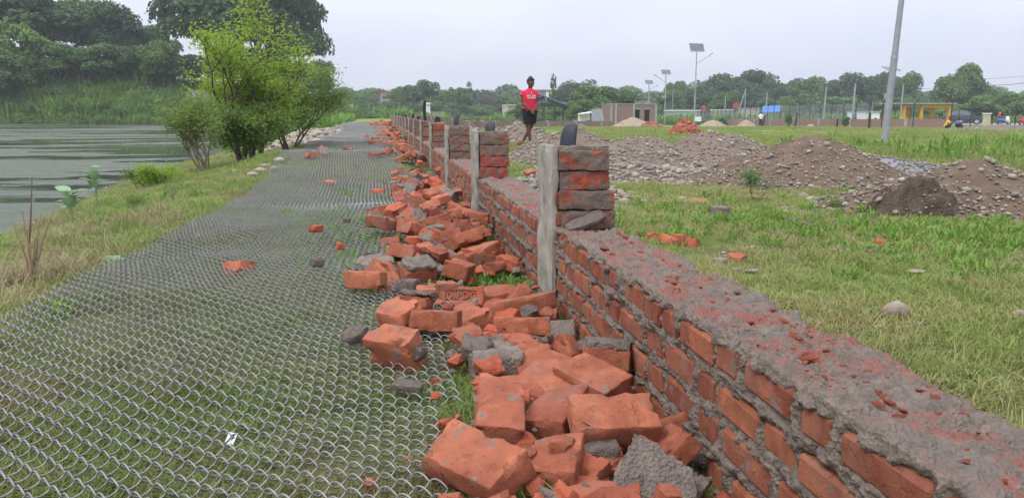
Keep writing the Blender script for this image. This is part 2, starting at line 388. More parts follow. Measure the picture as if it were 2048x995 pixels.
wx = np.concatenate([-np.array(grow(2.2, 400, 4, 1.25))[::-1]]); wy = np.array([-60, -20, 0, 10, 20, 35, 50, 70, 90, 120, 160.])
WX, WY = np.meshgrid(wx, wy); wv = np.stack([WX, WY, np.full_like(WX, WATER_Z)], -1).reshape(-1, 3)
ii = (np.arange(len(wy) - 1)[:, None] * len(wx) + np.arange(len(wx) - 1)[None]).ravel()
tag(ob('river', mesh_np('river', wv, np.stack([ii, ii + 1, ii + len(wx) + 1, ii + len(wx)], -1), None, m)), 'still green river with floating scum', None, None, 'structure')

# ------------------------------------------------------------------ brick wall with pillars
XL, XR, ZT = 0.70, 0.95, 0.285
PIL = [3.10 + 2.52 * i for i in range(17)]
PIL = [y + (0.0, .03, -.05, .02, -.04, .05)[i % 6] for i, y in enumerate(PIL)]
WALL_END = 44.0
wall = thing('brick_wall', 'long low unfinished brick wall with rough mortar, receding along the rubble', 'wall', (0, 0, 0))
courses = [(.210, .273), (.122, .185), (.035, .100), (-.053, .012)]
def layout(y0, y1, mode, r):
    """bricks of one course between two y: list of (a, b)"""
    out = []; y = y0 + r.uniform(0, .06); flip = r.random() < .5
    while y < y1 - .05:
        if mode == 'header': L = r.uniform(.085, .108)
        else:
            L = r.uniform(.185, .215) if flip else r.uniform(.09, .11); flip = not flip
            if r.random() < .12: flip = not flip
        e = min(y + L, y1 - .005)
        out.append((y, e)); y = e + (r.uniform(.006, .016) if mode == 'header' else r.uniform(.014, .032))
    return out
rr = random.Random(11)
BR = []                                            # (course, y0, y1)
edges = [-1.6] + PIL + [WALL_END]
for bi in range(len(edges) - 1):
    a = edges[bi] + (.30 if bi else 0); e = edges[bi + 1] - .01
    for ci in range(4):
        if bi == 0:
            if ci == 0: lst = layout(a, 2.2, 'flemish', rr) + layout(2.21, e, 'header', rr)
            else: lst = layout(a, e, 'flemish', rr)
        else: lst = layout(a, e, 'header' if ci in (0, 2) else 'flemish', rr)
        BR += [(ci, p, q) for p, q in lst]
def bev_brick(name, mat, r=.008):
    bm = bmesh.new(); bmesh.ops.create_cube(bm, size=1.0)
    me = bpy.data.meshes.new(name); 
    for vv in bm.verts: vv.co = Vector((vv.co.x * .06, vv.co.y * .2, vv.co.z * .064))
    bmesh.ops.bevel(bm, geom=list(bm.edges), offset=r, segments=1, affect='EDGES')
    for vv in bm.verts:
        vv.co += Vector((rr.uniform(-1, 1) * .0016, rr.uniform(-1, 1) * .003, rr.uniform(-1, 1) * .003))
    bm.to_mesh(me); bm.free(); me.materials.append(mat); return me
WB = [bev_brick('wall_brick', M_WALLBRICK) for _ in range(8)]
WBJ = bev_brick('wall_brick_far', M_WALLBRICK)
near_list = sorted([q for q in BR if q[1] > -.2], key=lambda q: q[1])[:285]
near_set = set(near_list)
BOFF = {}
for q in BR:
    BOFF[q] = (rr.uniform(-.006, .004), rr.uniform(-.005, .005), rr.uniform(.9, 1.06), rr.uniform(-.03, .03))
for q in near_list:
    ci, p, e = q; z0, z1 = courses[ci]; dx, dz, sz, ro = BOFF[q]
    t_ = ob('brick', WB[rr.randrange(8)], wall, (XL + .028 + dx, (p + e) / 2, (z0 + z1) / 2 + dz), (ro * .6, 0, ro * .5))
    t_.scale = (1, (e - p) / .2, (z1 - z0) / .064 * sz)
fv = np.array([vv.co for vv in WBJ.vertices]); fq = [list(pp.vertices) for pp in WBJ.polygons]
jm = MB()
for q in BR:
    if q in near_set: continue
    ci, p, e = q; z0, z1 = courses[ci]; dx, dz, sz, ro = BOFF[q]
    V = fv * np.array([1, (e - p) / .2, (z1 - z0) / .064 * sz]) + np.array([XL + .028 + dx, (p + e) / 2, (z0 + z1) / 2 + dz])
    jm.add(V, [f for f in fq if len(f) == 4], [f for f in fq if len(f) == 3])
# the field side of the wall is laid the same way
for q in BR[::1]:
    ci, p, e = q
    if ci == 3: continue
    z0, z1 = courses[ci]
    jm.box((XR - .024, (p + e) / 2, (z0 + z1) / 2), (.06, e - p, z1 - z0))
tag(jm.build('brick', M_WALLBRICK, wall), 'more bricks of the wall, far along it and on its field side', None, None, 'stuff')

def wall_mortar(y0, y1, stepf, nprof, seed):
    """lumpy mortar skin round the wall: left face, top, right face; sunk where bricks sit"""
    Y = [y0]
    while Y[-1] < y1: Y.append(min(y1, Y[-1] + stepf(Y[-1])))
    Y = np.array(Y)
    f = np.linspace(0, 1, nprof)
    hl = .45; tp = XR - XL; tot = hl + tp + hl
    s = np.concatenate([np.linspace(0, hl, int(nprof * .55)), np.linspace(hl, hl + tp, int(nprof * .33))[1:], np.linspace(hl + tp, tot, max(6, int(nprof * .12)))[1:]])
    S, YY = np.meshgrid(s, Y)
    top = (S > hl) & (S <= hl + tp); rgt = S > hl + tp
    X0 = np.where(top, XL + (S - hl), np.where(rgt, XR, XL)); Z0 = np.where(top, ZT, np.where(rgt, ZT - (S - hl - tp), ZT - hl + S))
    NX = np.where(top, 0, np.where(rgt, 1.0, -1.0)); NZ = np.where(top, 1.0, 0)
    # rounded arris
    for cx, sg in ((XL, -1), (XR, 1)):
        rad = .022; dx = (X0 - cx) * -sg; dz = ZT - Z0
        inn = (dx < rad) & (dz < rad)
        vx, vz = (rad - dx), (rad - dz); ln = np.sqrt(vx ** 2 + vz ** 2) + 1e-9
        X0 = np.where(inn, cx + -sg * rad + sg * vx / ln * rad, X0); Z0 = np.where(inn, ZT - rad + vz / ln * rad, Z0)
        NX = np.where(inn, sg * vx / ln, NX); NZ = np.where(inn, vz / ln, NZ)
    big = fbm(X0 * 6, YY * 6, Z0 * 6 + seed, 3) - .5
    mid = fbm(X0 * 28, YY * 28, Z0 * 28 + seed, 3) - .5
    fin = vn(X0 * 110, YY * 110, Z0 * 110 + seed) - .5
    gr = np.abs(fbm(X0 * 60 + 7, YY * 60, Z0 * 60 + seed, 2) - .5) * 2
    D = big * .026 + mid * .040 + fin * .009 + gr * .010 - .004
    D = np.where(top, big * .05 + mid * .034 + fin * .010 + gr * .012 - .004, D)
    # brick beds on the left face
    pert = (fbm(YY * 22, Z0 * 22, seed + 3.3, 3) - .5) * .050
    inside = np.zeros_like(D)
    lf = (~top) & (~rgt)
    for (ci, p, e) in BR:
        if e < y0 or p > y1: continue
        z0, z1 = courses[ci]
        iy0, iy1 = np.searchsorted(Y, p - .03), np.searchsorted(Y, e + .03)
        sl = slice(iy0, iy1)
        dd = np.minimum(np.minimum(YY[sl] - p, e - YY[sl]), np.minimum(Z0[sl] - z0, z1 - Z0[sl])) + pert[sl] - .003
        inside[sl] = np.maximum(inside[sl], np.clip(dd / .006 + .5, 0, 1) * lf[sl])
    D = D * (1 - inside) + inside * (-.014) + .004 * (1 - inside)
    rb = rgt & (Z0 < .25)
    D = np.where(rb, D * .5 - .006, D)
    V = np.stack([X0 + NX * D, YY, Z0 + NZ * D], -1).reshape(-1, 3)
    ns = len(s); i2 = (np.arange(len(Y) - 1)[:, None] * ns + np.arange(ns - 1)[None]).ravel()
    Q = np.stack([i2, i2 + 1, i2 + ns + 1, i2 + ns], -1)
    return V, Q
for (a, e, st, npf) in ((-1.6, .55, lambda y: .04, 60), (.55, 3.2, lambda y: .0045 * max(1, y / 1.1), 190), (3.2, 8.0, lambda y: .014 * y / 3.5, 90), (8.0, WALL_END, lambda y: .05 * y / 9, 34)):
    V, Q = wall_mortar(a, e, st, npf, 2.0)
    ob('mortar', mesh_np('mortar', V, Q, None, M_WALLMORTAR, True), wall)

# red brick crumbs stuck in the mortar of the wall top
def crumb_mesh(mat, seed, flat=.35):
    r = np.random.default_rng(seed)
    bm = bmesh.new(); bmesh.ops.create_icosphere(bm, subdivisions=1, radius=.5)
    me = bpy.data.meshes.new('crumb')
    for vv in bm.verts: vv.co = Vector((vv.co.x * r.uniform(.6, 1.3), vv.co.y * r.uniform(.6, 1.3), vv.co.z * flat * r.uniform(.7, 1.3)))
    for _ in range(3):
        nn = Vector(r.normal(size=3)).normalized(); d0 = r.uniform(.12, .25)
        for vv in bm.verts:
            dd = vv.co.dot(nn) - d0
            if dd > 0: vv.co -= nn * dd
    bm.to_mesh(me); bm.free(); me.materials.append(mat); return me
CR = [crumb_mesh(M_BRICKF, s) for s in range(6)]
CRM = [crumb_mesh(M_MORTAR, 50 + s, .5) for s in range(4)]
rc = random.Random(5)
cl = [(1.02, .80), (1.20, .86), (1.33, .80), (1.55, .88), (1.95, .84), (2.5, .83), (2.85, .84), (1.1, .92)]
for i in range(150):
    cy, cx = rc.choice(cl); y = cy + rc.gauss(0, .11); x = cx + rc.gauss(0, .045)
    if not (XL + .04 < x < XR - .03 and .5 < y < 3.05): continue
    s = rc.choice([.012, .016, .022, .022, .034]) * rc.uniform(.7, 1.2)
    ob('brick_crumb', rc.choice(CR), wall, (x, y, ZT + (float(fbm(x * 6, y * 6, ZT * 6 + 2, 3)) - .5) * .05 + .003), (rc.uniform(-.3, .3), rc.uniform(-.3, .3), rc.uniform(0, 6)), (s * 1.4, s, s))
jm = MB(); cv = [np.array([q.co for q in c_.vertices]) for c_ in CR]; cf = [[list(q.vertices) for q in c_.polygons] for c_ in CR]
for i in range(1500):
    y = rc.uniform(.5, 3.05) if i < 900 else rc.uniform(3.4, 12); x = rc.uniform(XL + .03, XR - .02)
    if float(vn(x * 9, y * 3.2, 4.4)) < .5: continue
    s = rc.uniform(.004, .011) * (1.8 if y > 3 else 1); j = rc.randrange(6)
    jm.add(cv[j] @ np.array(Euler((rc.uniform(-.4, .4), 0, rc.uniform(0, 6))).to_matrix()).T * s + np.array([x, y, ZT + (float(fbm(x * 6, y * 6, ZT * 6 + 2, 3)) - .5) * .05 + .004]), None, cf[j])
tag(jm.build('brick_grit', M_BRICKF, wall), 'fine red brick grit on the wall top', None, None, 'stuff')

# pillars
def lumpy_box(c, d, amp, seed, nn=(8, 10, 14), freq=24):
    ax = [np.linspace(-.5, .5, q) for q in nn]
    mbx = MB()
    for a in range(3):
        u, w = [i for i in range(3) if i != a]
        for sgn in (-.5, .5):
            U, W = np.meshgrid(ax[u], ax[w]); P = np.zeros(U.shape + (3,)); P[..., u] = U; P[..., w] = W; P[..., a] = sgn
            P = P * np.array(d); h = np.array(d) / 2; rad = .004
            cc = np.clip(P, -h + rad, h - rad); dv = P - cc; ln = np.linalg.norm(dv, axis=-1, keepdims=True) + 1e-9
            nrm = dv / ln; P = cc + nrm * rad
            Wp = P + np.array(c)
            P = P + nrm * ((fbm(Wp[..., 0] * freq, Wp[..., 1] * freq, Wp[..., 2] * freq + seed, 3) - .5) * amp)[..., None]
            i2 = (np.arange(U.shape[0] - 1)[:, None] * U.shape[1] + np.arange(U.shape[1] - 1)[None]).ravel(); s_ = U.shape[1]
            Q = np.stack([i2, i2 + 1, i2 + s_ + 1, i2 + s_], -1)
            if (sgn > 0) == (a == 1): Q = Q[:, ::-1]
            mbx.add((P + np.array(c)).reshape(-1, 3), Q)
    return mbx
PB = []
for s_ in range(5):
    mb_ = lumpy_box((0, 0, 0), (.205, .24, .074), .016, s_ * 3.1, (26, 20, 12), 34)
    PB.append(mb_)
PBM = [q.mesh('pillar_brick', M_SMEAR, True) for q in PB] + [q.mesh('pillar_brick', M_SMEAR2, True) for q in PB]
rp = random.Random(3)
for i, y in enumerate(PIL):
    top = .612 + rp.uniform(-.02, .02)
    pil = ob('pillar', None, wall, (0, y, 0))
    if i: tag(pil, None)
    fine = i < 4
    nn = (10, 12, 30) if fine else (5, 5, 10)
    core = lumpy_box((.812, .15, .295), (.205, .27, .645), .020, i * 1.7, nn); core.build('mortar_core', M_MORTAR, pil, True)
    pl = lumpy_box((.692, .15, .25), (.024, .29, .74), .022, i * 2.3 + 9, (5, 14, 40) if fine else (4, 5, 10), 14); pl.build('plaster_face', M_PLASTER, pil, True)
    zc = .325
    for c_ in range(4):
        red = (i == 0 and c_ == 2) or (i == 1 and c_ in (0, 1)) or rp.random() < .18
        e_ = ob('brick', PBM[rp.randrange(5) + (5 if red else 0)], pil, (.812 + rp.uniform(-.006, .006) + (.01 if c_ < 2 and i == 0 else 0), .118 - (.014 if c_ < 2 else 0) + rp.uniform(-.008, .004), zc), (0, rp.uniform(-.03, .03), rp.uniform(-.04, .04)))
        e_.scale = (1.0 + (.08 if c_ < 2 and i == 0 else 0), 1.04, 1.0); zc += .0785
    if i == 0:
        for zc in (.325, .405):
            ob('brick_end', WB[1], pil, (.722, .03, zc), (0, 0, math.pi / 2), (.9, .28, .95))

# cut tyre strips stuck on the pillar tops
def tyre_strip(name, label, y, x, h, w, bend, th, yaw, tilt=0, curl=1.0):
    N = 16; pts = []
    for j in range(N + 1):
        a = j / N * curl * math.pi * .75
        r_ = h / max(.4, math.sin(min(a, math.pi / 2)) if j == N else 1)
        pts.append((h * .95 * (1 - math.cos(a)) * bend, h * math.sin(min(a, math.pi * .62)) * (1.0 if a < math.pi * .62 else 1 - (a - math.pi * .62) * .25)))
    P_ = np.array(pts); t = np.gradient(P_, axis=0); t /= np.linalg.norm(t, axis=1)[:, None]; nr = np.stack([-t[:, 1], t[:, 0]], -1)
    cs = [(-.5, 0), (-.42, .35), (-.2, .5), (.2, .5), (.42, .35), (.5, 0), (.42, -.4), (-.42, -.4)]
    V = []; 
    for j in range(N + 1):
        for (u, v_) in cs:
            V.append([P_[j, 0] + nr[j, 0] * v_ * th, u * w * (1 - .6 * (j / N) ** 3), P_[j, 1] + nr[j, 1] * v_ * th])
    Q = [[j * 8 + q, j * 8 + (q + 1) % 8, (j + 1) * 8 + (q + 1) % 8, (j + 1) * 8 + q] for j in range(N) for q in range(8)]
    T = [[0, q + 1, q] for q in range(1, 7)] + [[N * 8, N * 8 + q, N * 8 + q + 1] for q in range(1, 7)]
    o_ = ob(name, mesh_np(name, V, Q, T, M_RUBBER, True), None, (x, y, .60), (tilt, 0, yaw))
    return tag(o_, label, 'tyre strip', 'rubber strips on the pillar tops')
tyre_strip('tyre_strip', 'thick curved black tyre piece on the closest pillar top', PIL[0] + .10, .765, .098, .075, .42, .018, R(48), 0, .78)
tyre_strip('tyre_strip', 'small split rubber piece curling on the second pillar top', PIL[1] + .12, .80, .075, .08, .45, .016, R(60), 0, .75)
tyre_strip('tyre_strip', 'flaring worn strip on the third pillar top, bent sideways', PIL[2] + .15, .79, .15, .075, .5, .016, R(40), 0, .62)
tyre_strip('tyre_strip', 'stubby dark strip on the fourth pillar top', PIL[3] + .15, .79, .10, .08, .2, .016, R(-90), 0, .55)
tyre_strip('tyre_strip', 'tall pointed black strip standing like a horn on the fifth pillar', PIL[4] + .15, .77, .34, .055, .22, .03, R(-60), .1, .66)
for j, nth in ((5, 'sixth'), (6, 'seventh'), (8, 'ninth'), (9, 'tenth'), (11, 'twelfth'), (13, 'fourteenth')):
    tyre_strip('tyre_strip', 'little black rubber stub on the %s pillar along the wall' % nth, PIL[j] + .15, .79, rp.uniform(.07, .14), .07, .3, .02, rp.uniform(0, 6), 0, .6)

# ------------------------------------------------------------------ chain link mesh lying on the ground
def mesh_z(x, y):
    return gnd(x, y) + .022 + .028 * fbm(x * 1.6 + 9, y * 1.1, 4, 2) + .055 * np.clip(fbm(x * .9 + 3, y * .8, 11, 2) - .45, 0, 1) + .05 * smooth(y, 6, 12) * (fbm(x * .9, y * .8, 7, 2) - .4)
link = thing('chain_link_mesh', 'long grey chain link fence roll laid flat over the grass beside the rubble', 'wire mesh', (0, 0, 0))
AMP, PER = .0322, .0625
SK = -math.tan(R(5.0))
def left_edge(y): return np.interp(y, [0, 2.9, 3.86, 5.6, 9, 13.2, 30, 62], [-1.33, -1.31, -1.28, -1.17, -1.2, -1.42, -1.6, -2.2])
def wire(y, i, seg, sides):
    xl = float(left_edge(y)); xr = float(np.interp(y, [1, 1.6, 2.2, 3, 9], [.10, .14, .22, .30, .32]))
    npd = int((xr - xl) / PER); nT = npd * seg + 1
    t = np.arange(nT) / seg
    ph = 2 * math.pi * t + (math.pi if i % 2 else 0)
    c_, s_ = np.cos(ph), np.sin(ph)
    tri = np.arcsin(np.clip(c_ * .985, -1, 1)) / (math.pi / 2)
    yy = (tri * .7 + c_ * .3) * AMP * .56
    zz = np.sign(s_) * np.abs(s_) ** .75 * .0105
    x = xl + t * PER
    wob = (fbm(x * 2.2, y * 2.2 + 0 * x, 2.2, 2) - .5) * .05
    Y = y + yy + SK * (x + .5) + wob + .02 * np.sin(x * 3.1 + y)
    X = x + (fbm(x * 2 + 40, np.full_like(x, y * 2), 6, 2) - .5) * .04
    Z = mesh_z(X, Y) + zz
    rad = .0019 if y < 5 else .0017
    return tube(np.stack([X, Y, Z], -1), rad, sides, False)
yv, iw = .25, 0
far_mb = MB()
while yv < 37:
    if yv < 5.6:
        V, Q, T = wire(yv, iw, 14 if yv < 3 else 9, 6 if yv < 2.6 else 4)
        ob('wire', mesh_np('wire', V, Q, None, M_WIRE, True), link)
    else:
        V, Q, T = wire(yv, iw, 7 if yv < 11 else 5, 3); far_mb.add(V, Q)
    yv += AMP; iw += 1
tag(far_mb.build('wire', M_WIRE, link, True), 'the mesh wires farther along', None, None, 'stuff')
# ------------------------------------------------------------------ loose bricks and mortar lumps
def axis_lines(h, r, extra=(), nmid=3):
    a = [-h, -h + r * .35, -h + r] + list(np.linspace(-h + r, h - r, nmid + 2)[1:-1]) + [h - r, h - r * .35, h]
    return np.array(sorted(set([round(q, 5) for q in list(a) + list(extra)])))
def chunk(name, dims, mat, seed, cuts=0, rad=.008, amp=.003, frog=False, nmid=(9, 5, 4), lump=0.0, cutrange=(.45, .75), planes=()):
    r = np.random.default_rng(seed); h = np.array(dims) / 2
    ex = [(), (), ()]
    if frog: ex = [(-h[0] + .034, -h[0] + .042, h[0] - .034, h[0] - .042), (-h[1] + .026, -h[1] + .034, h[1] - .026, h[1] - .034), ()]
    ax = [axis_lines(h[i], min(rad, h[i] * .4), ex[i], nmid[i]) for i in range(3)]
    vid = {}; V = []; Q = []
    def vtx(i, j, k_):
        key = (i, j, k_)
        if key not in vid: vid[key] = len(V); V.append([ax[0][i], ax[1][j], ax[2][k_]])
        return vid[key]
    N = [len(a) for a in ax]
    for i in range(N[0] - 1):
        for j in range(N[1] - 1):
            Q.append([vtx(i, j, 0), vtx(i, j + 1, 0), vtx(i + 1, j + 1, 0), vtx(i + 1, j, 0)])
            k_ = N[2] - 1; Q.append([vtx(i, j, k_), vtx(i + 1, j, k_), vtx(i + 1, j + 1, k_), vtx(i, j + 1, k_)])
    for i in range(N[0] - 1):
        for k_ in range(N[2] - 1):
            Q.append([vtx(i, 0, k_), vtx(i + 1, 0, k_), vtx(i + 1, 0, k_ + 1), vtx(i, 0, k_ + 1)])
            j = N[1] - 1; Q.append([vtx(i, j, k_), vtx(i, j, k_ + 1), vtx(i + 1, j, k_ + 1), vtx(i + 1, j, k_)])
    for j in range(N[1] - 1):
        for k_ in range(N[2] - 1):
            Q.append([vtx(0, j, k_), vtx(0, j, k_ + 1), vtx(0, j + 1, k_ + 1), vtx(0, j + 1, k_)])
            i = N[0] - 1; Q.append([vtx(i, j, k_), vtx(i, j + 1, k_), vtx(i, j + 1, k_ + 1), vtx(i, j, k_ + 1)])
    P = np.array(V, float)
    if frog:
        inn = (np.abs(P[:, 0]) < h[0] - .039) & (np.abs(P[:, 1]) < h[1] - .031) & (P[:, 2] > h[2] - 1e-4)
        P[inn, 2] -= .013
    rd = min(rad, h.min() * .4)
    cc = np.clip(P, -h + rd, h - rd); d = P - cc; ln = np.linalg.norm(d, axis=1, keepdims=True)
    P = np.where(ln > 1e-7, cc + d / np.maximum(ln, 1e-9) * np.minimum(ln, rd), P)
    if lump:
        P = P * (1 + lump * (fbm(P[:, 0] * 9 + seed, P[:, 1] * 9, P[:, 2] * 9, 3) - .5)[:, None] * 2)
    for c_ in range(cuts):
        nrm = r.normal(size=3) * np.array([1.0, .45, .35]); nrm /= np.linalg.norm(nrm)
        ext = (np.abs(nrm) * h).sum(); dist = ext * r.uniform(*cutrange)
        s = P @ nrm - dist; s = s + (fbm(P[:, 0] * 30 + c_, P[:, 1] * 30, P[:, 2] * 30 + seed, 3) - .5) * .022
        P = np.where((s > 0)[:, None], P - nrm * s[:, None], P)
    for (nrm, dist) in planes:
        nrm = np.array(nrm) / np.linalg.norm(nrm); s = P @ nrm - dist + (fbm(P[:, 0] * 30, P[:, 1] * 30, P[:, 2] * 30 + seed, 3) - .5) * .03
        P = np.where((s > 0)[:, None], P - nrm * s[:, None], P)
    # chipped corners and rough faces
    cn = fbm(P[:, 0] * 24 + seed * 3, P[:, 1] * 24, P[:, 2] * 24, 3)
    nn_ = P / h; nl = np.linalg.norm(nn_, axis=1, keepdims=True)
    P = P - (P / (np.linalg.norm(P, axis=1, keepdims=True) + 1e-9)) * (np.clip(cn - .48, 0, 1) * np.clip(nl[:, 0] - 1.14, 0, 1) * .34)[:, None]
    P = P + (np.stack([fbm(P[:, 0] * 40 + q, P[:, 1] * 40, P[:, 2] * 40 + seed, 2) for q in (1, 11, 21)], -1) - .5) * amp * 2
    me = mesh_np(name, P, Q, None, mat, True)
    me.update()
    try: me.set_sharp_from_angle(angle=R(28))
    except Exception: pass
    return me
BW, BH, BL = .108, .068, .225
WHOLE = [chunk('brick', (BL, BW, BH), M_BRICK, s, 0, .004, .0018) for s in range(5)]
WHOLEB = [chunk('brick', (BL, BW, BH), M_BRICKB, 20 + s, 0, .004, .002) for s in range(2)]
FROG = [chunk('brick', (BL, BW, BH), M_BRICK, 30 + s, 0, .004, .0016, True) for s in range(2)]
HALF = [chunk('brick', (BL * .62, BW, BH), M_BRICKF if s % 3 == 0 else M_BRICK, 40 + s, 2, .004, .003) for s in range(8)]
FROGH = [chunk('brick', (BL * .6, BW, BH), M_BRICK, 60 + s, 1, .004, .002, True) for s in range(2)]
BIT = [chunk('brick', (.10, .085, .06), M_BRICKF if s % 2 else M_BRICK, 70 + s, 4, .006, .004, nmid=(4, 3, 2), cutrange=(.4, .65)) for s in range(7)]
LUMP = [chunk('mortar', (.19, .13, .10), M_MORTAR, 90 + s, 4, .012, .008, nmid=(7, 5, 4), lump=.25, cutrange=(.4, .7)) for s in range(6)]
SLAB = [chunk('mortar', (.22, .13, .028), M_MORTAR, 110 + s, 4, .006, .006, nmid=(7, 5, 2), lump=.1, cutrange=(.45, .8)) for s in range(4)]
WEDGE = chunk('mortar', (.27, .25, .075), M_MORTRED, 131, 0, .010, .010, nmid=(14, 12, 4), lump=.10, planes=[((-.85, .52, 0), .062), ((.58, .80, .1), .085)])
LAYER = [chunk('mortar', (BL * .98, BW * 1.02, .024), M_MORTAR, 140 + s, 2, .005, .007, nmid=(8, 5, 2), lump=.06, cutrange=(.7, .9)) for s in range(3)]
KINDS = dict(whole=WHOLE, wholeb=WHOLEB, frog=FROG, half=HALF, frogh=FROGH, bit=BIT, lump=LUMP, slab=SLAB, wedge=[WEDGE])
rq = random.Random(21)
def lay(kind, p, q, z1, z2, roll, label, s=1.0, mort=None, cat=None, var=None, grp='loose bricks and mortar in the rubble'):
    hk = {'slab': .016, 'wedge': .06, 'lump': .042, 'bit': .026}.get(kind, .036)
    for _ in range(4):                                       # rest it on the mesh, the turf or the heap, not in it
        a, c_ = gz(*p, z1), gz(*q, z2); mx_, my_ = (a[0] + c_[0]) / 2, (a[1] + c_[1]) / 2
        sf = float((mesh_z if mx_ < .3 else gnd)(np.array([mx_]), np.array([my_]))[0]) + hk; lift = sf - (z1 + z2) / 2
        if lift > 0: z1 += lift; z2 += lift
    d = c_ - a; L = float(np.linalg.norm(d)); mid = (a + c_) / 2
    me = KINDS[kind][(var if var is not None else rq.randrange(100)) % len(KINDS[kind])]
    yaw = math.atan2(d[1], d[0]); pit = math.asin(max(-1, min(1, d[2] / L)))
    M = Matrix.Rotation(yaw, 4, 'Z') @ Matrix.Rotation(-pit, 4, 'Y') @ Matrix.Rotation(R(roll), 4, 'X')
    mort_k = kind in ('lump', 'slab', 'wedge')
    o_ = ob('mortar_lump' if mort_k else 'brick', me, None); o_.matrix_world = Matrix.Translation(Vector(mid)) @ M
    bl = {'whole': BL, 'wholeb': BL, 'frog': BL, 'half': BL * .62, 'frogh': BL * .6, 'bit': .1, 'lump': .19, 'slab': .22, 'wedge': .27}[kind]
    f = min(1.15, max(.55, L / bl)) * s
    o_.scale = (f, s if kind in ('whole', 'wholeb', 'frog') else f, s if kind in ('whole', 'wholeb', 'frog') else f)
    tag(o_, label, 'mortar' if mort_k else 'brick', grp)
    if mort:
        c2 = ob('mortar_layer', rq.choice(LAYER), o_, (0, 0, mort * (BH / 2 + .008)))
        if kind.startswith('half') or kind == 'frogh': c2.scale = (.6, 1, 1)
    return o_
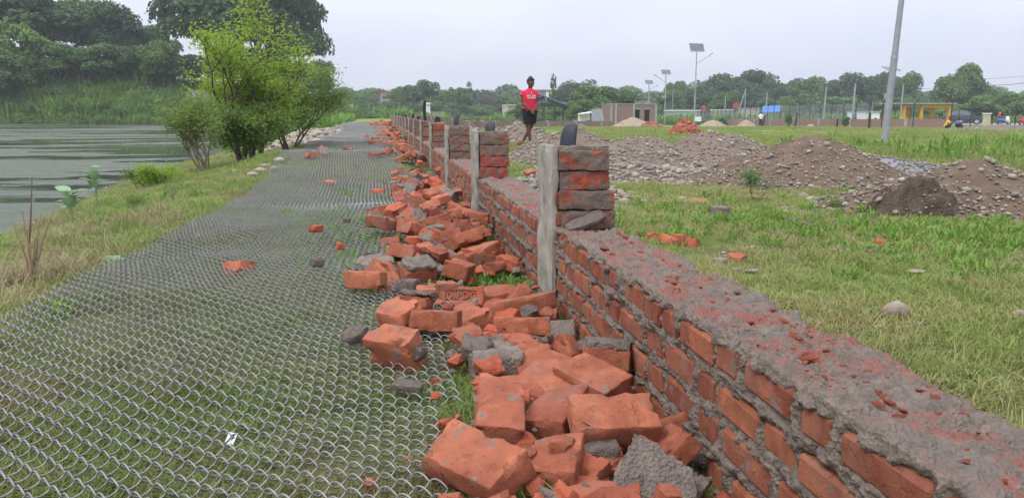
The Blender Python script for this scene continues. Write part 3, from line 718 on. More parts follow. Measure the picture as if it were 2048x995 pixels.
NEARH = [
 ('whole', (880, 893), (1028, 962), .055, .050, 24, 'dark orange whole brick lying slantwise, lowest on the mesh side of the heap'),
 ('whole', (1000, 772), (997, 880), .185, .105, -8, 'whole orange brick tipped on its flat side, pointing down beside the mesh'),
 ('whole', (1046, 806), (1128, 728), .10, .15, 12, 'broad flat red brick sloping up behind the tipped brick'),
 ('whole', (1134, 735), (1240, 790), .20, .15, 14, 'sloping orange brick with a mortar strip along its edge, near the wall'),
 ('whole', (1140, 790), (1085, 868), .16, .115, 6, 'orange brick half hidden beneath another, mortar patch on its top'),
 ('whole', (1140, 842), (1308, 838), .195, .185, 24, 'big smooth orange brick lying crosswise on top of the heap'),
 ('whole', (1120, 890), (1098, 972), .165, .12, 4, 'upended orange brick with a crumb on it, pointing at the viewer'),
 ('bit', (1112, 888), (1140, 890), .218, .215, 0, 'small bright orange fragment resting on the upended brick'),
 ('wedge', (1190, 950), (1380, 945), .15, .15, 48, 'large grey mortar wedge stained red, leaning against the wall'),
 ('bit', (1300, 988), (1362, 990), .225, .225, 10, 'bright orange fragment at the bottom edge below the mortar wedge'),
 ('half', (1325, 880), (1372, 905), .10, .12, 40, 'brick end poking up between mortar wedge and wall'),
 ('half', (1150, 925), (1205, 950), .11, .10, 20, 'broken orange half brick wedged beside the mortar wedge'),
 ('half', (1148, 965), (1200, 990), .09, .09, 0, 'orange half brick under the mortar wedge at the picture bottom'),
 ('bit', (1040, 905), (1066, 915), .06, .06, 0, 'red fragment in the gap between two big bricks'),
 ('half', (952, 742), (1000, 733), .05, .06, 30, 'rounded broken orange half brick at the heap edge on the mesh'),
 ('half', (1172, 712), (1258, 722), .155, .15, -10, 'broken brick capped with grey mortar, against the wall', 1.15, 1),
 ('lump', (960, 700), (1010, 760), .05, .05, 0, 'grey mortar lump behind the rounded half brick'),
 ('slab', (1010, 735), (1075, 715), .08, .09, 5, 'grey mortar sheet with a red chip beneath the heap bricks'),
 ('bit', (1030, 732), (1062, 735), .10, .10, 0, 'red chip lying on the grey mortar sheet'),
 ('lump', (1210, 775), (1262, 792), .10, .10, 10, 'grey mortar lump between sloping brick and wall'),
 ('lump', (1180, 905), (1230, 900), .10, .10, 0, 'grey mortar chunk under the big crosswise brick'),
 ('slab', (1060, 980), (1100, 935), .04, .05, 60, 'mortar flake clinging beside the upended brick'),
 ('frogh', (748, 690), (836, 705), .075, .07, -62, 'hollowed half brick with mortar in it, alone on the mesh', 1.0),
 ('lump', (815, 712), (845, 690), .06, .07, 30, 'mortar piece stuck in the hollowed half brick on the mesh', .7),
 ('lump', (688, 672), (735, 665), .035, .04, 10, 'small dark mortar lump on the mesh beside the hollowed brick', .8),
 ('slab', (785, 765), (858, 772), .02, .02, 0, 'thin mortar flake lying flat on the mesh', .8),
 ('whole', (824, 640), (920, 642), .06, .06, -12, 'pale orange brick lying level at the mesh edge'),
 ('half', (772, 622), (826, 638), .05, .05, 20, 'rough broken brick at the end of the level brick'),
 ('half', (806, 606), (870, 612), .05, .05, -15, 'flat brick with mortar face behind the level brick', 1, 1),
 ('frog', (878, 600), (968, 600), .05, .05, 38, 'stamped brick with raised letters in its hollow'),
 ('half', (885, 612), (912, 615), .07, .07, 30, 'small pale orange fragment in front of the stamped brick', .6),
 ('half', (915, 625), (965, 655), .075, .06, 10, 'pitted brick end next to the level brick'),
 ('whole', (955, 598), (1058, 588), .10, .115, 8, 'wide orange brick behind, near the closest pillar'),
 ('whole', (990, 622), (1098, 600), .12, .125, -14, 'long orange brick lying in front of the wide one near the pillar'),
 ('whole', (988, 655), (1100, 655), .12, .12, -20, 'level orange brick with thick mortar beneath', 1, -1),
 ('lump', (1030, 622), (1078, 630), .115, .10, 30, 'pointed grey mortar shard on the long brick', .8),
 ('half', (1075, 628), (1115, 630), .07, .07, 20, 'half brick beside the pillar foot behind the mortar shard'),
 ('half', (905, 682), (962, 668), .05, .07, 35, 'bright red broken brick set on edge in the grass'),
 ('lump', (930, 695), (980, 700), .04, .04, 20, 'rough mortar lump at the foot of the red broken brick'),
 ('half', (1035, 702), (1075, 698), .10, .10, 35, 'three cornered brick fragment below the level brick'),
 ('half', (990, 690), (1035, 690), .07, .07, 10, 'crumbled brick piece under the level brick'),
 ('whole', (695, 558), (768, 560), .045, .045, -10, 'single bright orange brick lying alone on the mesh'),
 ('slab', (718, 512), (772, 532), .03, .03, 8, 'grey mortar slab lying in the grass of the mesh'),
 ('frog', (785, 505), (840, 512), .05, .05, -30, 'hollow faced brick tilted at the edge of the rubble'),
 ('wholeb', (745, 442), (788, 448), .04, .04, -8, 'brown brick lying outermost on the mesh'),
 ('half', (776, 420), (806, 424), .06, .06, 20, 'upright orange half brick at the rubble edge'),
 ('half', (800, 452), (838, 458), .05, .05, -20, 'tilted orange brick half with mortar beside it'),
 ('frogh', (848, 428), (866, 432), .06, .06, -40, 'brick end showing its stamped hollow'),
 ('half', (812, 480), (845, 482), .05, .05, 0, 'red half brick among the middle rubble'),
 ('half', (832, 496), (870, 498), .05, .05, 10, 'low flat orange half brick'),
 ('half', (845, 480), (872, 470), .07, .08, 20, 'peaked orange half brick'),
 ('half', (858, 512), (888, 505), .06, .06, 20, 'orange half brick with a sharp corner up'),
 ('half', (882, 525), (926, 520), .065, .065, -15, 'bright orange broken brick in the middle of the rubble'),
 ('whole', (802, 548), (866, 540), .05, .055, 15, 'long brick coated in grey mortar beside the grass', 1, 1),
 ('lump', (795, 568), (850, 572), .03, .03, 0, 'flat grey mortar chunk in front of the mortared brick', .9),
 ('half', (825, 585), (872, 582), .05, .05, 10, 'dark brick end next to the flat mortar chunk', .9),
 ('half', (888, 548), (940, 550), .06, .06, -8, 'splintered bright orange brick below the middle rubble'),
 ('half', (868, 575), (910, 572), .03, .03, 0, 'red shattered brick beside the stamped brick'),
 ('bit', (930, 565), (948, 570), .04, .04, 20, 'small red brick piece in the weeds'),
 ('half', (935, 545), (965, 542), .06, .06, 25, 'pink orange half brick leaning right'),
 ('half', (966, 540), (1006, 534), .07, .07, -20, 'orange brick piece nearest the weeds at the pillar foot'),
 ('half', (932, 512), (968, 506), .08, .08, 10, 'stepped orange brick half'),
 ('whole', (908, 492), (944, 480), .08, .10, -25, 'orange brick propped up at an angle'),
 ('whole', (888, 462), (952, 456), .10, .10, -10, 'long clean orange brick crossing the heap'),
 ('half', (890, 428), (910, 436), .09, .09, 30, 'orange brick end beside a mortar bar'),
 ('frogh', (918, 430), (955, 440), .09, .09, -35, 'brick with crumbling stamped face by the wall'),
 ('half', (922, 412), (940, 412), .10, .10, 20, 'brick with a mortar cheek standing against the second pillar'),
 ('lump', (850, 405), (910, 402), .09, .09, 10, 'largest dark mortar block in the rubble', 1.5),
 ('slab', (862, 420), (900, 445), .09, .07, 40, 'grey mortar bar sloping across the rubble', 1.2),
 ('lump', (850, 460), (882, 470), .07, .06, 0, 'pitted mortar lump between orange halves'),
 ('whole', (835, 370), (878, 366), .09, .09, -15, 'bright orange brick lying level behind the mortar block'),
 ('frogh', (812, 372), (830, 366), .09, .09, -30, 'stamped pale brick end at the far heap edge'),
 ('half', (815, 395), (835, 398), .05, .05, 30, 'orange brick corner on the mesh side of the mortar block'),
 ('half', (840, 390), (872, 386), .10, .10, 0, 'shattered red brick on top of the mortar block'),
 ('whole', (864, 332), (900, 350), .13, .10, 30, 'long orange brick sliding down near the third pillar'),
 ('half', (895, 400), (918, 400), .08, .09, 0, 'light orange brick end lying by the second pillar'),
 ('half', (905, 385), (925, 380), .10, .12, 25, 'pair of light orange brick ends against the wall'),
 ('half', (620, 458), (643, 456), .03, .03, 0, 'lone dark red brick half on the middle of the mesh'),
 ('bit', (672, 492), (686, 491), .02, .02, 0, 'small red brick bit on the mesh grass'),
 ('lump', (618, 525), (648, 522), .025, .025, 0, 'small brown mortar lump on the middle of the mesh', .7),
 ('lump', (685, 441), (702, 441), .02, .02, 0, 'dark mortar crumb on the mesh near the brown brick', .5),
 ('half', (688, 301), (702, 300), .12, .12, 0, 'tiny red brick on the far dip of the mesh'),
]
for it in NEARH:
    kind, p, q, z1, z2, roll, lab = it[:7]
    zf = (lambda z: z * .55 - .035) if p[1] > 585 else (lambda z: z * .75)
    lay(kind, p, q, zf(z1), zf(z2), roll, lab, it[7] if len(it) > 7 else 1.0, it[8] if len(it) > 8 else None)
# raised letters in the stamped brick
st = [o_ for o_ in COL.objects if o_.get('label', '').startswith('stamped brick with raised')][0]
fc = bpy.data.curves.new('lettering', 'FONT'); fc.body = 'DIPDC'; fc.size = .05; fc.extrude = .004; fc.align_x = 'CENTER'; fc.align_y = 'CENTER'; fc.space_character = 1.05
fc.materials.append(M_BRICK); fo = ob('lettering', text_mesh(fc), st, (0, 0, BH / 2 - .010))

# the rest of the heap along the wall
def heap(x, y): return .16 * np.exp(-((x - .48) / .2) ** 2)
PN = ['closest', 'second', 'third', 'fourth', 'fifth', 'sixth', 'seventh', 'eighth', 'ninth', 'tenth', 'eleventh', 'twelfth', 'thirteenth', 'fourteenth', 'fifteenth', 'sixteenth']
zone = ['past the %s pillar' % q for q in PN]
ranks = {}
for i in range(34):                                          # under-layer of the near heap
    y = rq.uniform(1.15, 3.0); x = rq.uniform(.30 + .03 * y, .62); kind = rq.choices(['whole', 'half', 'bit', 'lump', 'slab'], [26, 40, 20, 6, 3])[0]; mk = kind in ('lump', 'slab')
    o_ = ob('mortar_lump' if mk else 'brick', rq.choice(KINDS[kind]), None, (x, y, gat(x, y) + .03 + .02 * rq.random()), (rq.gauss(0, .3), rq.gauss(0, .3), rq.uniform(0, 6.28)))
    w_ = {'whole': 'orange brick', 'half': 'broken orange brick', 'bit': 'small red brick fragment', 'lump': 'grey mortar lump', 'slab': 'flat grey mortar slab'}[kind]
    tag(o_, 'x', 'mortar' if mk else 'brick', '%s under the near heap' % w_); ranks.setdefault((-1, w_), []).append((y, o_))
for i in range(235):
    t = rq.random()
    y = 3.3 + 33 * t ** 1.7
    x = rq.gauss(.36, .17) if y < 12 else rq.gauss(.28, .24)
    if rq.random() < .06: x = rq.uniform(-1.0, 0)
    x = min(x, .60); 
    if 3.1 < y < 3.75 and x > .38: continue
    kind = rq.choices(['whole', 'half', 'bit', 'lump', 'slab', 'wholeb', 'frog'], [28, 34, 12, 11, 5, 8, 3])[0]
    me = rq.choice(KINDS[kind]); mk = kind in ('lump', 'slab')
    o_ = ob('mortar_lump' if mk else 'brick', me, None, (x, y, gat(x, y) + .035 + float(heap(x, y)) * rq.uniform(.1, 1.0)), (rq.gauss(0, .35), rq.gauss(0, .3), rq.uniform(0, 6.28)))
    if y > 12: o_.scale = (1.15,) * 3
    if kind == 'whole' and rq.random() < .4 and y < 12: ob('mortar_layer', rq.choice(LAYER), o_, (rq.uniform(-.03, .03), 0, BH / 2 + .006), (0, 0, 0), (rq.uniform(.4, .95), 1, 1))
    zi = min(15, max(0, int((y - 3.1) / 2.52)))
    w_ = {'whole': 'orange brick', 'half': 'broken orange brick', 'bit': 'small red brick fragment', 'lump': 'grey mortar lump', 'slab': 'flat grey mortar slab', 'wholeb': 'brownish brick', 'frog': 'hollow faced orange brick'}[kind]
    tag(o_, '%s in the rubble %s' % (w_, zone[zi]), 'mortar' if mk else 'brick', '%s rubble %s' % (w_, zone[zi]))
    ranks.setdefault((zi, w_), []).append((y, o_))
ORD = ['first', 'second', 'third', 'fourth', 'fifth', 'sixth', 'seventh', 'eighth', 'ninth', 'tenth', 'eleventh', 'twelfth', 'thirteenth', 'fourteenth', 'fifteenth', 'sixteenth', 'seventeenth', 'eighteenth', 'nineteenth', 'twentieth'] + ['twenty-' + q for q in ('first', 'second', 'third', 'fourth', 'fifth', 'sixth', 'seventh', 'eighth', 'ninth')] + ['last'] * 40
for (zi, w_), lst in ranks.items():                       # told apart by their order along the wall
    for j, (y, o_) in enumerate(sorted(lst, key=lambda q: q[0])):
        o_['label'] = ('%s %s of the wall rubble counting onward from the %s pillar' % (ORD[j], w_, PN[zi])) if zi >= 0 else '%s %s under the near heap counting away from the viewer' % (ORD[j], w_)
# small chips between them
def scatter_chips(name, src, count, fn, lab):
    jm = MB(); vs = [np.array([q.co for q in c_.vertices]) for c_ in src]; fs = [[list(q.vertices) for q in c_.polygons] for c_ in src]
    A_ = np.array([fn(i) for i in range(count)]); zz = gnd(A_[:, 0], A_[:, 1])
    for i in range(count):
        x, y, s, dz = A_[i]; j = rq.randrange(len(src))
        jm.add(vs[j] @ np.array(Euler((rq.uniform(-.6, .6), rq.uniform(-.6, .6), rq.uniform(0, 6))).to_matrix()).T * s + np.array([x, y, zz[i] + dz]), None, fs[j])
    return tag(jm.build(name, src[0].materials[0], None), lab, 'debris', None, 'stuff')
CR2 = [crumb_mesh(M_BRICKF, 200 + s, .6) for s in range(5)]; CRM2 = [crumb_mesh(M_MORTAR, 250 + s, .7) for s in range(5)]
fnr = lambda i: (min(.66, rq.gauss(.42, .16)), 1.3 + 30 * rq.random() ** 2.2, rq.choice([.02, .03, .05, .07]) * rq.uniform(.7, 1.3), rq.uniform(0, .06))
scatter_chips('brick_debris', CR2, 900, fnr, 'red brick chips filling the gaps of the rubble along the wall')
scatter_chips('mortar_debris', CRM2, 800, fnr, 'grey mortar crumbs filling the gaps of the rubble along the wall')
# mortar flake leaning on the closest pillar
o_ = ob('mortar_lump', SLAB[1], None, (.80, PIL[0] - .05, ZT + .035), (R(20), R(-20), R(12)), (.8, .5, .8)); tag(o_, 'thin mortar flake leaning on the wall top at the closest pillar', 'mortar', 'loose bricks and mortar in the rubble')

# ------------------------------------------------------------------ stones and broken bricks on the field
def stone_mesh(seed, mat, sub=2):
    r = np.random.default_rng(seed); bm = bmesh.new(); bmesh.ops.create_icosphere(bm, subdivisions=sub, radius=.5)
    me = bpy.data.meshes.new('stone'); ax = r.uniform(.75, 1.15, 3) * np.array([1.15, .9, .62])
    P = np.array([v_.co for v_ in bm.verts]); P = P * (1 + .5 * (fbm(P[:, 0] * 2.2 + seed, P[:, 1] * 2.2, P[:, 2] * 2.2, 2) - .5)[:, None]) * ax
    for v_, p in zip(bm.verts, P): v_.co = p
    for f in bm.faces: f.smooth = True
    bm.to_mesh(me); bm.free(); me.materials.append(mat); return me
STN = [stone_mesh(s, M_STONE[s % 4]) for s in range(12)]
STL = [stone_mesh(40 + s, M_STONE[s % 4], 1) for s in range(8)]
rs = random.Random(9)
def field_stone(px, py, w_px, lab, var, name='stone', cat='stone', sink=.25, flat=1.0):
    g = G(px, py); dist = math.hypot(g[0], g[1]); s = w_px * dist / F_PX
    o_ = ob(name, STN[var % 12], None, (g[0], g[1], g[2] + s * .25 * (1 - sink)), (0, 0, rs.uniform(-.4, .4)), (s, s, s * flat)); tag(o_, lab, cat, 'stones strewn on the field'); return o_
field_stone(1792, 634, 56, 'largest tan boulder in the field grass', 2)
field_stone(1440, 526, 26, 'grey stone beside the broken orange brick in the grass', 1)
field_stone(1450, 515, 14, 'dark pebble behind the grey stone by the broken brick', 3)
field_stone(1447, 507, 10, 'small pale pebble above the grey stone', 0)
field_stone(1472, 543, 18, 'greenish grey stone lying below the broken orange brick', 5)
field_stone(1505, 546, 26, 'flat grey stone right of the broken orange brick', 9, flat=.6)
field_stone(1620, 403, 22, 'white stone in front of the brown mound', 0)
field_stone(1607, 398, 22, 'tan stone behind the white stone at the mound foot', 2)
field_stone(1364, 401, 15, 'pale stone lying beside a patch of red earth', 4)
field_stone(1815, 489, 20, 'brownish stone in the weeds at the field edge', 6)
field_stone(1776, 540, 11, 'white pebble alone in the dry grass', 8)
field_stone(1833, 456, 14, 'white stone in front of the cut mound', 0)
field_stone(2040, 600, 18, 'bluish grey stone at the picture edge', 5)
field_stone(2038, 632, 24, 'round tan stone at the picture edge', 10)
field_stone(1680, 586, 16, 'grey pebble left of the tan boulder', 1)
field_stone(1617, 589, 20, 'grey stone with weeds round it', 9)
field_stone(1758, 655, 16, 'small white stone under the boulder', 8)
field_stone(1835, 650, 18, 'dull grey stone right of the boulder', 1)
field_stone(1782, 725, 16, 'white pebble in the dead grass below the boulder', 4)
field_stone(1556, 628, 20, 'grey stone close to the wall top edge', 5)
field_stone(1832, 548, 30, 'flat tan stone flush with the grass', 6, flat=.4)
field_stone(1505, 495, 10, 'tiny pale pebble in short grass', 0)
field_stone(1410, 425, 10, 'small white pebble on green grass', 8)
field_stone(1237, 432, 14, 'white stone near the closest pillar', 4)
field_stone(1862, 690, 14, 'small grey pebble in the sparse turf', 9)
field_stone(1985, 800, 10, 'bluish pebble beside the wall edge', 5)
def field_piece(kind, px, py, w_px, lab, var, rot, name=None, dz=.3):
    g = G(px, py); dist = math.hypot(g[0], g[1]); me = KINDS[kind][var % len(KINDS[kind])]
    L = max(q.co.x for q in me.vertices) - min(q.co.x for q in me.vertices); s = w_px * dist / F_PX / L
    mk = kind in ('lump', 'slab')
    o_ = ob('mortar_lump' if mk else 'brick', me, None, (g[0], g[1], g[2] + .05 * s * dz), rot, (s, s, s)); return tag(o_, lab, 'mortar' if mk else 'brick', 'broken pieces on the field')
field_piece('half', 1470, 522, 36, 'broken orange brick in the dry field grass', 3, (.2, -.2, .5))
field_piece('lump', 1440, 432, 40, 'dark clod of mortar standing in the field', 1, (0, 0, .2), dz=.8)
field_piece('wholeb', 1712, 462, 40, 'brown brick lying in the weeds before the cut mound', 0, (0, 0, -.25), dz=.5)
field_piece('lump', 1577, 447, 28, 'dark mortar lump among the thistle weeds', 2, (0, 0, .6))
field_piece('lump', 1615, 453, 26, 'second dark lump among the thistle weeds', 4, (0, .2, 2))
field_piece('slab', 1475, 479, 36, 'grey mortar slab flat on the field', 0, (0, 0, 0))
field_piece('slab', 1322, 459, 26, 'grey mortar shard sticking up behind the wall', 2, (0, -.5, .3))
field_piece('bit', 1757, 492, 26, 'red brick fragment behind the grey slab', 1, (0, -.3, 1))
field_piece('slab', 1765, 505, 56, 'long grey slab lying in the green grass', 3, (0, 0, -.1))
field_piece('half', 1608, 440, 30, 'reddish brick half sunk in the thistle weeds', 2, (0, 0, .1), dz=-.2)
for j, (px, py, w_) in enumerate([(1285, 470, 22), (1300, 478, 26), (1318, 482, 26), (1335, 488, 34), (1360, 486, 34), (1384, 490, 24), (1395, 472, 16), (1335, 470, 14)]):
    field_piece('bit', px, py, w_, '%s bright orange fragment scattered behind the wall, counting from the closest pillar' % ORD[j], j, (rs.uniform(-.3, .3), rs.uniform(-.3, .3), rs.uniform(0, 6)))['group'] = 'orange fragments behind the wall'
field_piece('half', 1057, 356, 24, 'orange brick behind the wall between the first two pillars', 1, (.2, -.2, .4), dz=1)
field_piece('half', 1073, 372, 18, 'smaller orange brick lying low beside it behind the wall', 2, (0, 0, .4))
field_piece('half', 1214, 368, 14, 'orange brick bit peeping out behind the closest pillar', 4, (0, 0, .4))
field_piece('wholeb', 1040, 295, 16, 'brown brick standing at the boy\'s feet', 1, (0, 1.2, .4), dz=1)
field_piece('half', 1020, 302, 18, 'brown half brick on the grass near the boy', 4, (0, 0, .4))
# red earth patch
g = G(1395, 404); jm = MB(); jm.ell((0, 0, 0), (.22, .10, .03), 14, 6); tag(jm.build('soil_patch', plain('red_earth', (0.30, 0.14, 0.07), .95, 0, .3, 20, .6, .01), None, True, tuple(g)), 'low patch of red earth in the field grass', 'soil')

# ------------------------------------------------------------------ mounds of gravel and soil
def soil_mat(name, c0, c1, peb, pebc):
    m, n, l, b, o = new_mat(name); k = NB(n, l); v = k.pos()
    c = k.mix(k.ramp(k.noise(v, 4, 7, .7), .3, .7), c0, c1)
    d = k.voro(v, 26); col = k.voro(v, 26, 'F1', 'Color')
    sp_ = n.new('ShaderNodeSeparateColor'); l.new(col, sp_.inputs[0])
    msk = k.math('MULTIPLY', k.ramp(d, .30, .36, 1, 0), k.ramp(sp_.outputs[0], 1 - peb, 1 - peb + .02))
    c = k.mix(msk, c, k.mix(sp_.outputs[1], tuple(x * .6 for x in pebc), tuple(min(1, x * 1.2) for x in pebc)))
    l.new(c, b.inputs['Base Color']); b.inputs['Roughness'].default_value = .95; b.inputs['Specular IOR Level'].default_value = .1
    h = k.math('ADD', k.noise(v, 30, 6, .75), k.math('MULTIPLY', msk, .5))
    l.new(k.bump(h, .9, .02), b.inputs['Normal']); return m
M_MB = soil_mat('brown_gravelly_soil', (0.11, 0.075, 0.052), (0.20, 0.142, 0.10), .22, (0.36, 0.32, 0.27))
M_MG = soil_mat('grey_gravel', (0.145, 0.11, 0.082), (0.22, 0.172, 0.132), .5, (0.36, 0.31, 0.26))
M_MC = soil_mat('crushed_stone', (0.20, 0.195, 0.19), (0.28, 0.27, 0.27), .8, (0.36, 0.36, 0.37))
M_SAND = soil_mat('sand', (0.28, 0.22, 0.15), (0.34, 0.27, 0.19), .05, (0.4, 0.35, 0.3))
MOUNDS = []
STV = [np.array([q.co for q in c_.vertices]) for c_ in STL]; STF = [[list(q.vertices) for q in c_.polygons] for c_ in STL]
def mound(name, label, cat, c, rx, ry, h, rot, mat, seed, npeb, nst, psize=(.012, .035), prof=1.35, ridge=None, stone_mats=(0, 1, 2), res=64, group='mounds of gravel and soil'):
    cx, cy = c; t = thing(name, label, cat, (cx, cy, gat(cx, cy)), (0, 0, rot), group); z0 = gat(cx, cy)
    def hh(u, v_):
        r_ = np.sqrt(u ** 2 + v_ ** 2); e = 1 + .35 * (fbm(np.arctan2(v_, u) * 1.3 + seed, r_ * .7, seed, 2) - .5)
        r_ = r_ / e
        z = np.clip(1 - np.clip(r_, 0, 1) ** 1.45, 0, 1) ** prof
        z = z * (.75 + .5 * fbm(u * 2.2 + seed, v_ * 2.2, seed, 3)) + np.where(r_ < 1, (fbm(u * 7 + seed, v_ * 7, seed, 3) - .5) * .16 * np.clip((1 - r_) * 4, 0, 1), 0)
        if ridge is not None: z = ridge(u, v_, z)
        return np.where(r_ > 1, -(r_ - 1) * .6, z) * h
    u = np.linspace(-1.25, 1.25, res); U, W = np.meshgrid(u, u); Z = hh(U, W)
    cr_, sr_ = math.cos(rot), math.sin(rot)
    wxp = cx + U * rx * cr_ - W * ry * sr_; wyp = cy + U * rx * sr_ + W * ry * cr_
    Zl = Z + gnd(wxp, wyp) - z0 - .012
    V = np.stack([U * rx, W * ry, Zl], -1).reshape(-1, 3)
    i2 = (np.arange(res - 1)[:, None] * res + np.arange(res - 1)[None]).ravel()
    ob('soil', mesh_np('soil', V, np.stack([i2, i2 + 1, i2 + res + 1, i2 + res], -1), None, mat, True), t)
    r = np.random.default_rng(seed)
    def sample(k_):
        a, b_ = r.uniform(-1.15, 1.15, (2, k_ * 6 + 40)); rr_ = np.hypot(a, b_)
        ok = (rr_ < 1.15) & (r.random(len(a)) < .35 + .65 * rr_ ** 1.5); a, b_ = a[ok][:k_], b_[ok][:k_]
        lx, ly = a * rx, b_ * ry; wx_, wy_ = cx + lx * cr_ - ly * sr_, cy + lx * sr_ + ly * cr_
        return np.stack([lx, ly, np.maximum(hh(a, b_), 0) + gnd(wx_, wy_) - z0], -1)
    for mi in stone_mats:
        jm = MB(); src = [q for q in range(8) if q % 4 == mi]
        for p in sample(npeb // len(stone_mats)):
            s = r.uniform(*psize) * (1 + 1.2 * (r.random() < .1)); j = src[r.integers(len(src))]
            jm.add(STV[j] @ np.array(Euler((r.uniform(-.5, .5), r.uniform(-.5, .5), r.uniform(0, 6))).to_matrix()).T * s + np.array(p), None, STF[j])
        tag(jm.build('pebbles', M_STONE[mi], t, True), 'small pebbles on the mound', None, None, 'stuff')
    for p in sample(int(nst * .6)):
        s = r.uniform(psize[1] * .9, psize[1] * 1.7) * (1 + .5 * (r.random() < .08)); mi = stone_mats[r.integers(len(stone_mats))]
        ob('stone', STN[[q for q in range(12) if q % 4 == mi][r.integers(3)]], t, (p[0], p[1], p[2] + s * .1), (r.uniform(-.4, .4), r.uniform(-.4, .4), r.uniform(0, 6)), (s, s, s))
    MOUNDS.append((cx, cy, rx, ry, rot)); return t
def c2(px, py): q = gz(px, py, 0); return (q[0], q[1])
mound('soil_mound', 'big brown earth mound with pebbles in the middle of the field', 'mound', (4.75, 8.3), 1.45, 1.30, .46, .2, M_MB, 3, 2400, 90, (.010, .034))
mound('gravel_mound', 'grey brown gravel ridge just behind the big brown mound', 'mound', (5.0, 11.6), 1.5, 1.35, .47, .1, M_MG, 5, 1500, 60, (.02, .05))
mound('gravel_mound', 'pale gravel bank in the middle of the ridge behind the closest pillar', 'mound', (3.95, 11.9), 1.5, 1.6, .43, .5, M_MG, 8, 2000, 60, (.02, .05))
mound('gravel_mound', 'pale gravel bank rising beside the black tyre piece', 'mound', (3.05, 12.3), 1.3, 1.5, .48, .3, M_MG, 9, 2000, 50, (.02, .05))
mound('gravel_spread', 'low spread of white river pebbles behind the closest pillar', 'gravel', (2.9, 9.3), 1.3, 1.1, .10, .3, M_MG, 12, 1800, 60, (.02, .06), 1.0, None, (0, 1, 2))
mound('gravel_spread', 'white pebbles seen between the closest and second pillars', 'gravel', (1.75, 7.6), .55, 1.3, .07, .1, M_MG, 14, 900, 40, (.02, .055), 1.0, None, (0, 1, 2), 40)
mound('soil_mound', 'dark cut soil mound with cobbles at the picture edge', 'mound', (4.72, 5.65), 1.45, .85, .36, -.1, M_MB, 17, 2200, 110, (.012, .036))
mound('soil_block', 'dark crumbling soil hump on the cut mound', 'soil', (3.92, 5.30), .34, .24, .30, -.3, plain('damp_soil', (0.10, 0.072, 0.052), .95, 0, .45, 14, 1.0, .03), 52, 60, 4, (.012, .03), .6, lambda u, v_, z: z * (.55 + .8 * fbm(u * 2.0 + 3, v_ * 2.0, 5.5, 3)) + np.where(z > .03, (fbm(u * 4, v_ * 4, 2, 4) - .5) * .55, 0), res=90)
mound('crushed_stone_strip', 'low grey crushed stone strip behind the brown mound', 'gravel', (6.6, 9.6), 1.0, 1.8, .16, -.5, M_MC, 21, 1600, 30, (.02, .05), 1.1, None, (1, 3), 48)
mound('gravel_mound', 'small gravel heap behind the boy', 'mound', (3.55, 20.3), 1.5, 1.4, .48, .1, M_MG, 25, 900, 20, (.03, .07), 1.35, None, (0, 1, 2), 40)
mound('gravel_mound', 'low gravel heap seen past the third pillar', 'mound', (2.3, 20.5), .9, 1.6, .42, .1, M_MG, 27, 600, 10, (.03, .07), 1.35, None, (0, 1, 2), 36)
g = gy(1190, 243, 92); mound('sand_heap', 'brownish sand heap before the blue roofed shelter', 'mound', (gy(1143, 243, 88)[0], 88), 1.9, 2, .75, 0, M_MG, 31, 60, 0, (.06, .12), 1.1, None, (1,), 24, 'heaps by the far wall')
mound('sand_heap', 'wide brown sand heap before the brick building', 'mound', (gy(1265, 243, 88)[0], 88), 2.6, 2, .95, 0, M_SAND, 33, 60, 0, (.06, .12), 1.1, None, (1,), 24, 'heaps by the far wall')
mound('sand_heap', 'pointed tan sand heap at the low fence wall', 'mound', (gy(1493, 247, 84)[0], 84), 1.1, 1.2, .75, 0, M_SAND, 35, 40, 0, (.06, .12), 1.0, None, (1,), 24, 'heaps by the far wall')
mound('sand_heap', 'flat tan sand heap beside the white board', 'mound', (gy(1425, 247, 86)[0], 86), 1.7, 1.4, .7, 0, M_SAND, 36, 40, 0, (.06, .12), 1.0, None, (1,), 24, 'heaps by the far wall')
mound('gravel_mound', 'grey gravel spread near the squatting pair', 'mound', (gy(2000, 270, 45)[0], 45), 4.5, 3.0, .35, 0, M_MG, 38, 400, 0, (.05, .1), 1.1, None, (0, 1), 30, 'heaps by the far wall')
# red brick heaps: every brick its own part
def brick_heap(label, c, w, h, nb, seed, s=1.0):
    t = thing('brick_heap', label, 'brick heap', (c[0], c[1], gat(*c)), (0, 0, 0), 'heaps of red brick on the field'); r = random.Random(seed)
    jm = MB(); jm.ell((0, 0, 0), (w * .46, w * .46, h * .85), 16, 8); jm.build('core', M_BRICKB, t, True)
    for i in range(nb):
        a = r.uniform(0, 6.28); q = r.random() ** .6; rr_ = q * w / 2
        z = h * (1 - q ** 1.5) * r.uniform(.85, 1.05) + .03
        ob('brick', r.choice(WHOLE + HALF + HALF), t, (rr_ * math.cos(a), rr_ * math.sin(a), z), (r.gauss(0, .5), r.gauss(0, .5), r.uniform(0, 6)), (s, s, s))
g = gz(1370, 268, -.15); brick_heap('red broken brick heap standing alone on the green field', (g[0] * 1.05, g[1] * 1.05), 1.55, .62, 120, 4, 1.2)
gq_ = gy(1303, 243, 84); brick_heap('small far red brick heap in front of the brick building', (gq_[0], 84), 2.6, .45, 40, 6, 2.0)

